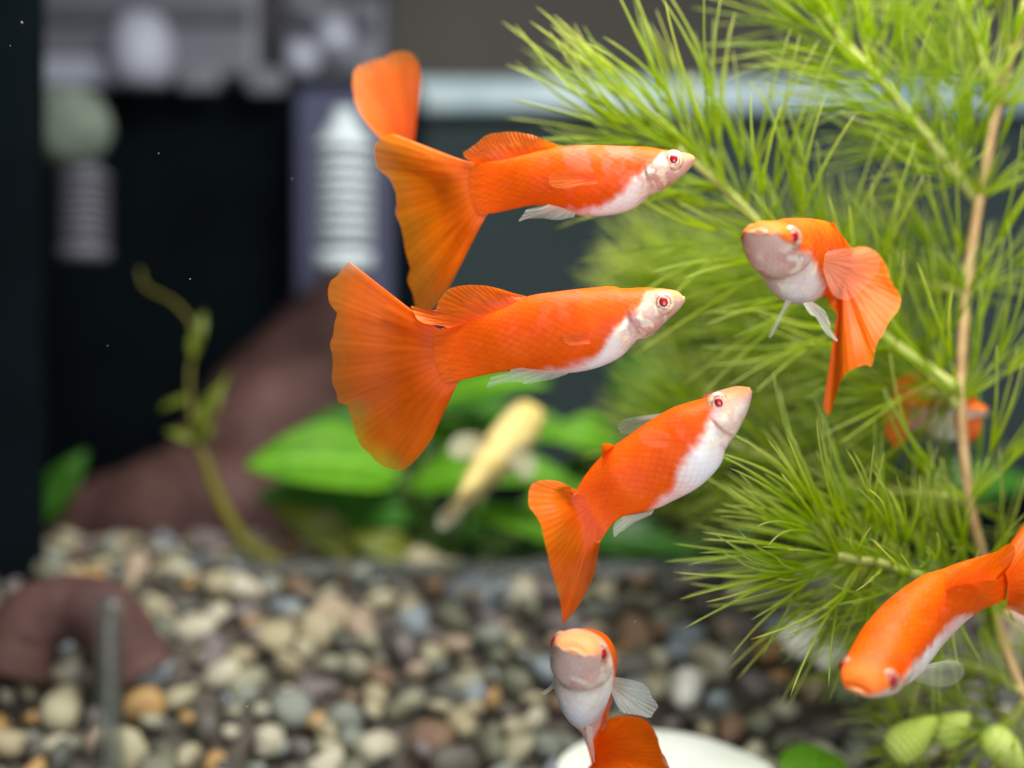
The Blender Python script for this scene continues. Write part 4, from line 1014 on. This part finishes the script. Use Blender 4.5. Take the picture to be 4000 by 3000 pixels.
# ---- pale yellow fish from above
M_SAVE = (ORANGE, DEEP, PINKR, HEADO, PEACH)
ORANGE = (.66, .54, .22); DEEP = (.60, .48, .17); PINKR = (.7, .58, .3); HEADO = (.56, .44, .10); PEACH = (.60, .48, .14)
FIN_Y = dict(c0=(.66, .60, .36), c1=(.66, .62, .4), cm=(.66, .64, .48), am=.8, m0=.5, a0=.95)
t, fr = posed_fish('pale yellow slender fish pointing away above the broad green leaves', [(2090, 1585, 20.6), (2050, 1640, 20.4), (1985, 1725, 20.1), (1915, 1810, 19.8), (1830, 1920, 19.4), (1750, 2022, 19.0)],
    [(.15, -.8, .6)] * 6, US, dict(vbu=[0, 1], vbv=[-.1, -.1], u_head=0, seed=9, wmul=1.15), k=.98, eyes=True, eye_r=.10, group='yellow fish', name='yellow_fish')
fin('tail_fin', [(1790, 1960), (1810, 1975)], [(1765, 1960), (1712, 2010), (1705, 2055), (1750, 2065), (1810, 1995)], lambda c, r: 19.1, t, rays=6, seed=1.9, sty=FIN_Y, nc=30, nr=10)
fin('pectoral_fin', [(1930, 1720), (1900, 1770)], [(1900, 1705), (1820, 1690), (1755, 1730), (1770, 1790), (1860, 1790)], lambda c, r: 19.6, t, rays=6, seed=2.9, sty=FIN_Y, nc=30, nr=10)
fin('pectoral_fin', [(2010, 1740), (1970, 1790)], [(2050, 1740), (2095, 1800), (2075, 1870), (2020, 1860), (1970, 1810)], lambda c, r: 19.6, t, rays=6, seed=3.9, sty=FIN_Y, nc=30, nr=10)
ORANGE, DEEP, PINKR, HEADO, PEACH = M_SAVE
# ---- pink belly at the right edge
WHITE_S = WHITE; WHITE = (.86, .58, .50)
t, fr = posed_fish('blurred pale pink fish behind the tail of the diving guppy', [(3860, 2380, 17.0), (3890, 2395, 17.1), (3940, 2410, 17.3), (3990, 2420, 17.5), (4080, 2420, 17.7), (4160, 2410, 17.9)],
    [(0, .1, 1)] * 6, US, dict(vbu=[0, 1], vbv=[1.4, 1.4], u_head=0, seed=10), k=.5, eyes=False, group='pale fish', name='pink_fish')
fin('tail_fin', [(4150, 2390), (4150, 2430)], [(4160, 2370), (4260, 2340), (4280, 2420), (4250, 2480), (4160, 2440)], lambda c, r: 17.9, t, rays=8, seed=4.9, sty=FIN_PK, nc=40, nr=10)
WHITE = WHITE_S

# ---- debris drifting in the water
rs = random.Random(5); V = []; F = []
for (px, py, D, r) in [(85, 88, 12.5, .016), (40, 180, 13, .012), (742, 1090, 13, .018), (620, 600, 13.4, .010), (1485, 2245, 13, .012), (966, 2760, 12.8, .014), (2482, 2428, 13, .014), (55, 2810, 12.8, .010), (2050, 2990, 13, .010), (1600, 1500, 14, .008), (2960, 2210, 12.6, .010), (2320, 1960, 13.2, .008), (1140, 700, 14, .009), (3050, 2905, 12.8, .010), (420, 1350, 13.5, .008)]:
    c = P(px, py, D); b0 = len(V)
    for d in ((1, 0, 0), (-1, 0, 0), (0, 1, 0), (0, -1, 0), (0, 0, 1), (0, 0, -1)): V.append(c + Vector(d) * (r * rs.uniform(.25, .9)))
    F += [tuple(b0 + i for i in f) for f in ((0, 2, 4), (2, 1, 4), (1, 3, 4), (3, 0, 4), (2, 0, 5), (1, 2, 5), (3, 1, 5), (0, 3, 5))]
tag(obj('drifting_specks', mesh('drifting_specks', V, F), mat_plain('speck', (.3, .28, .22), (.5, .48, .42), 2000)), 'tiny pale specks of debris drifting in the water', 'debris', kind='stuff')
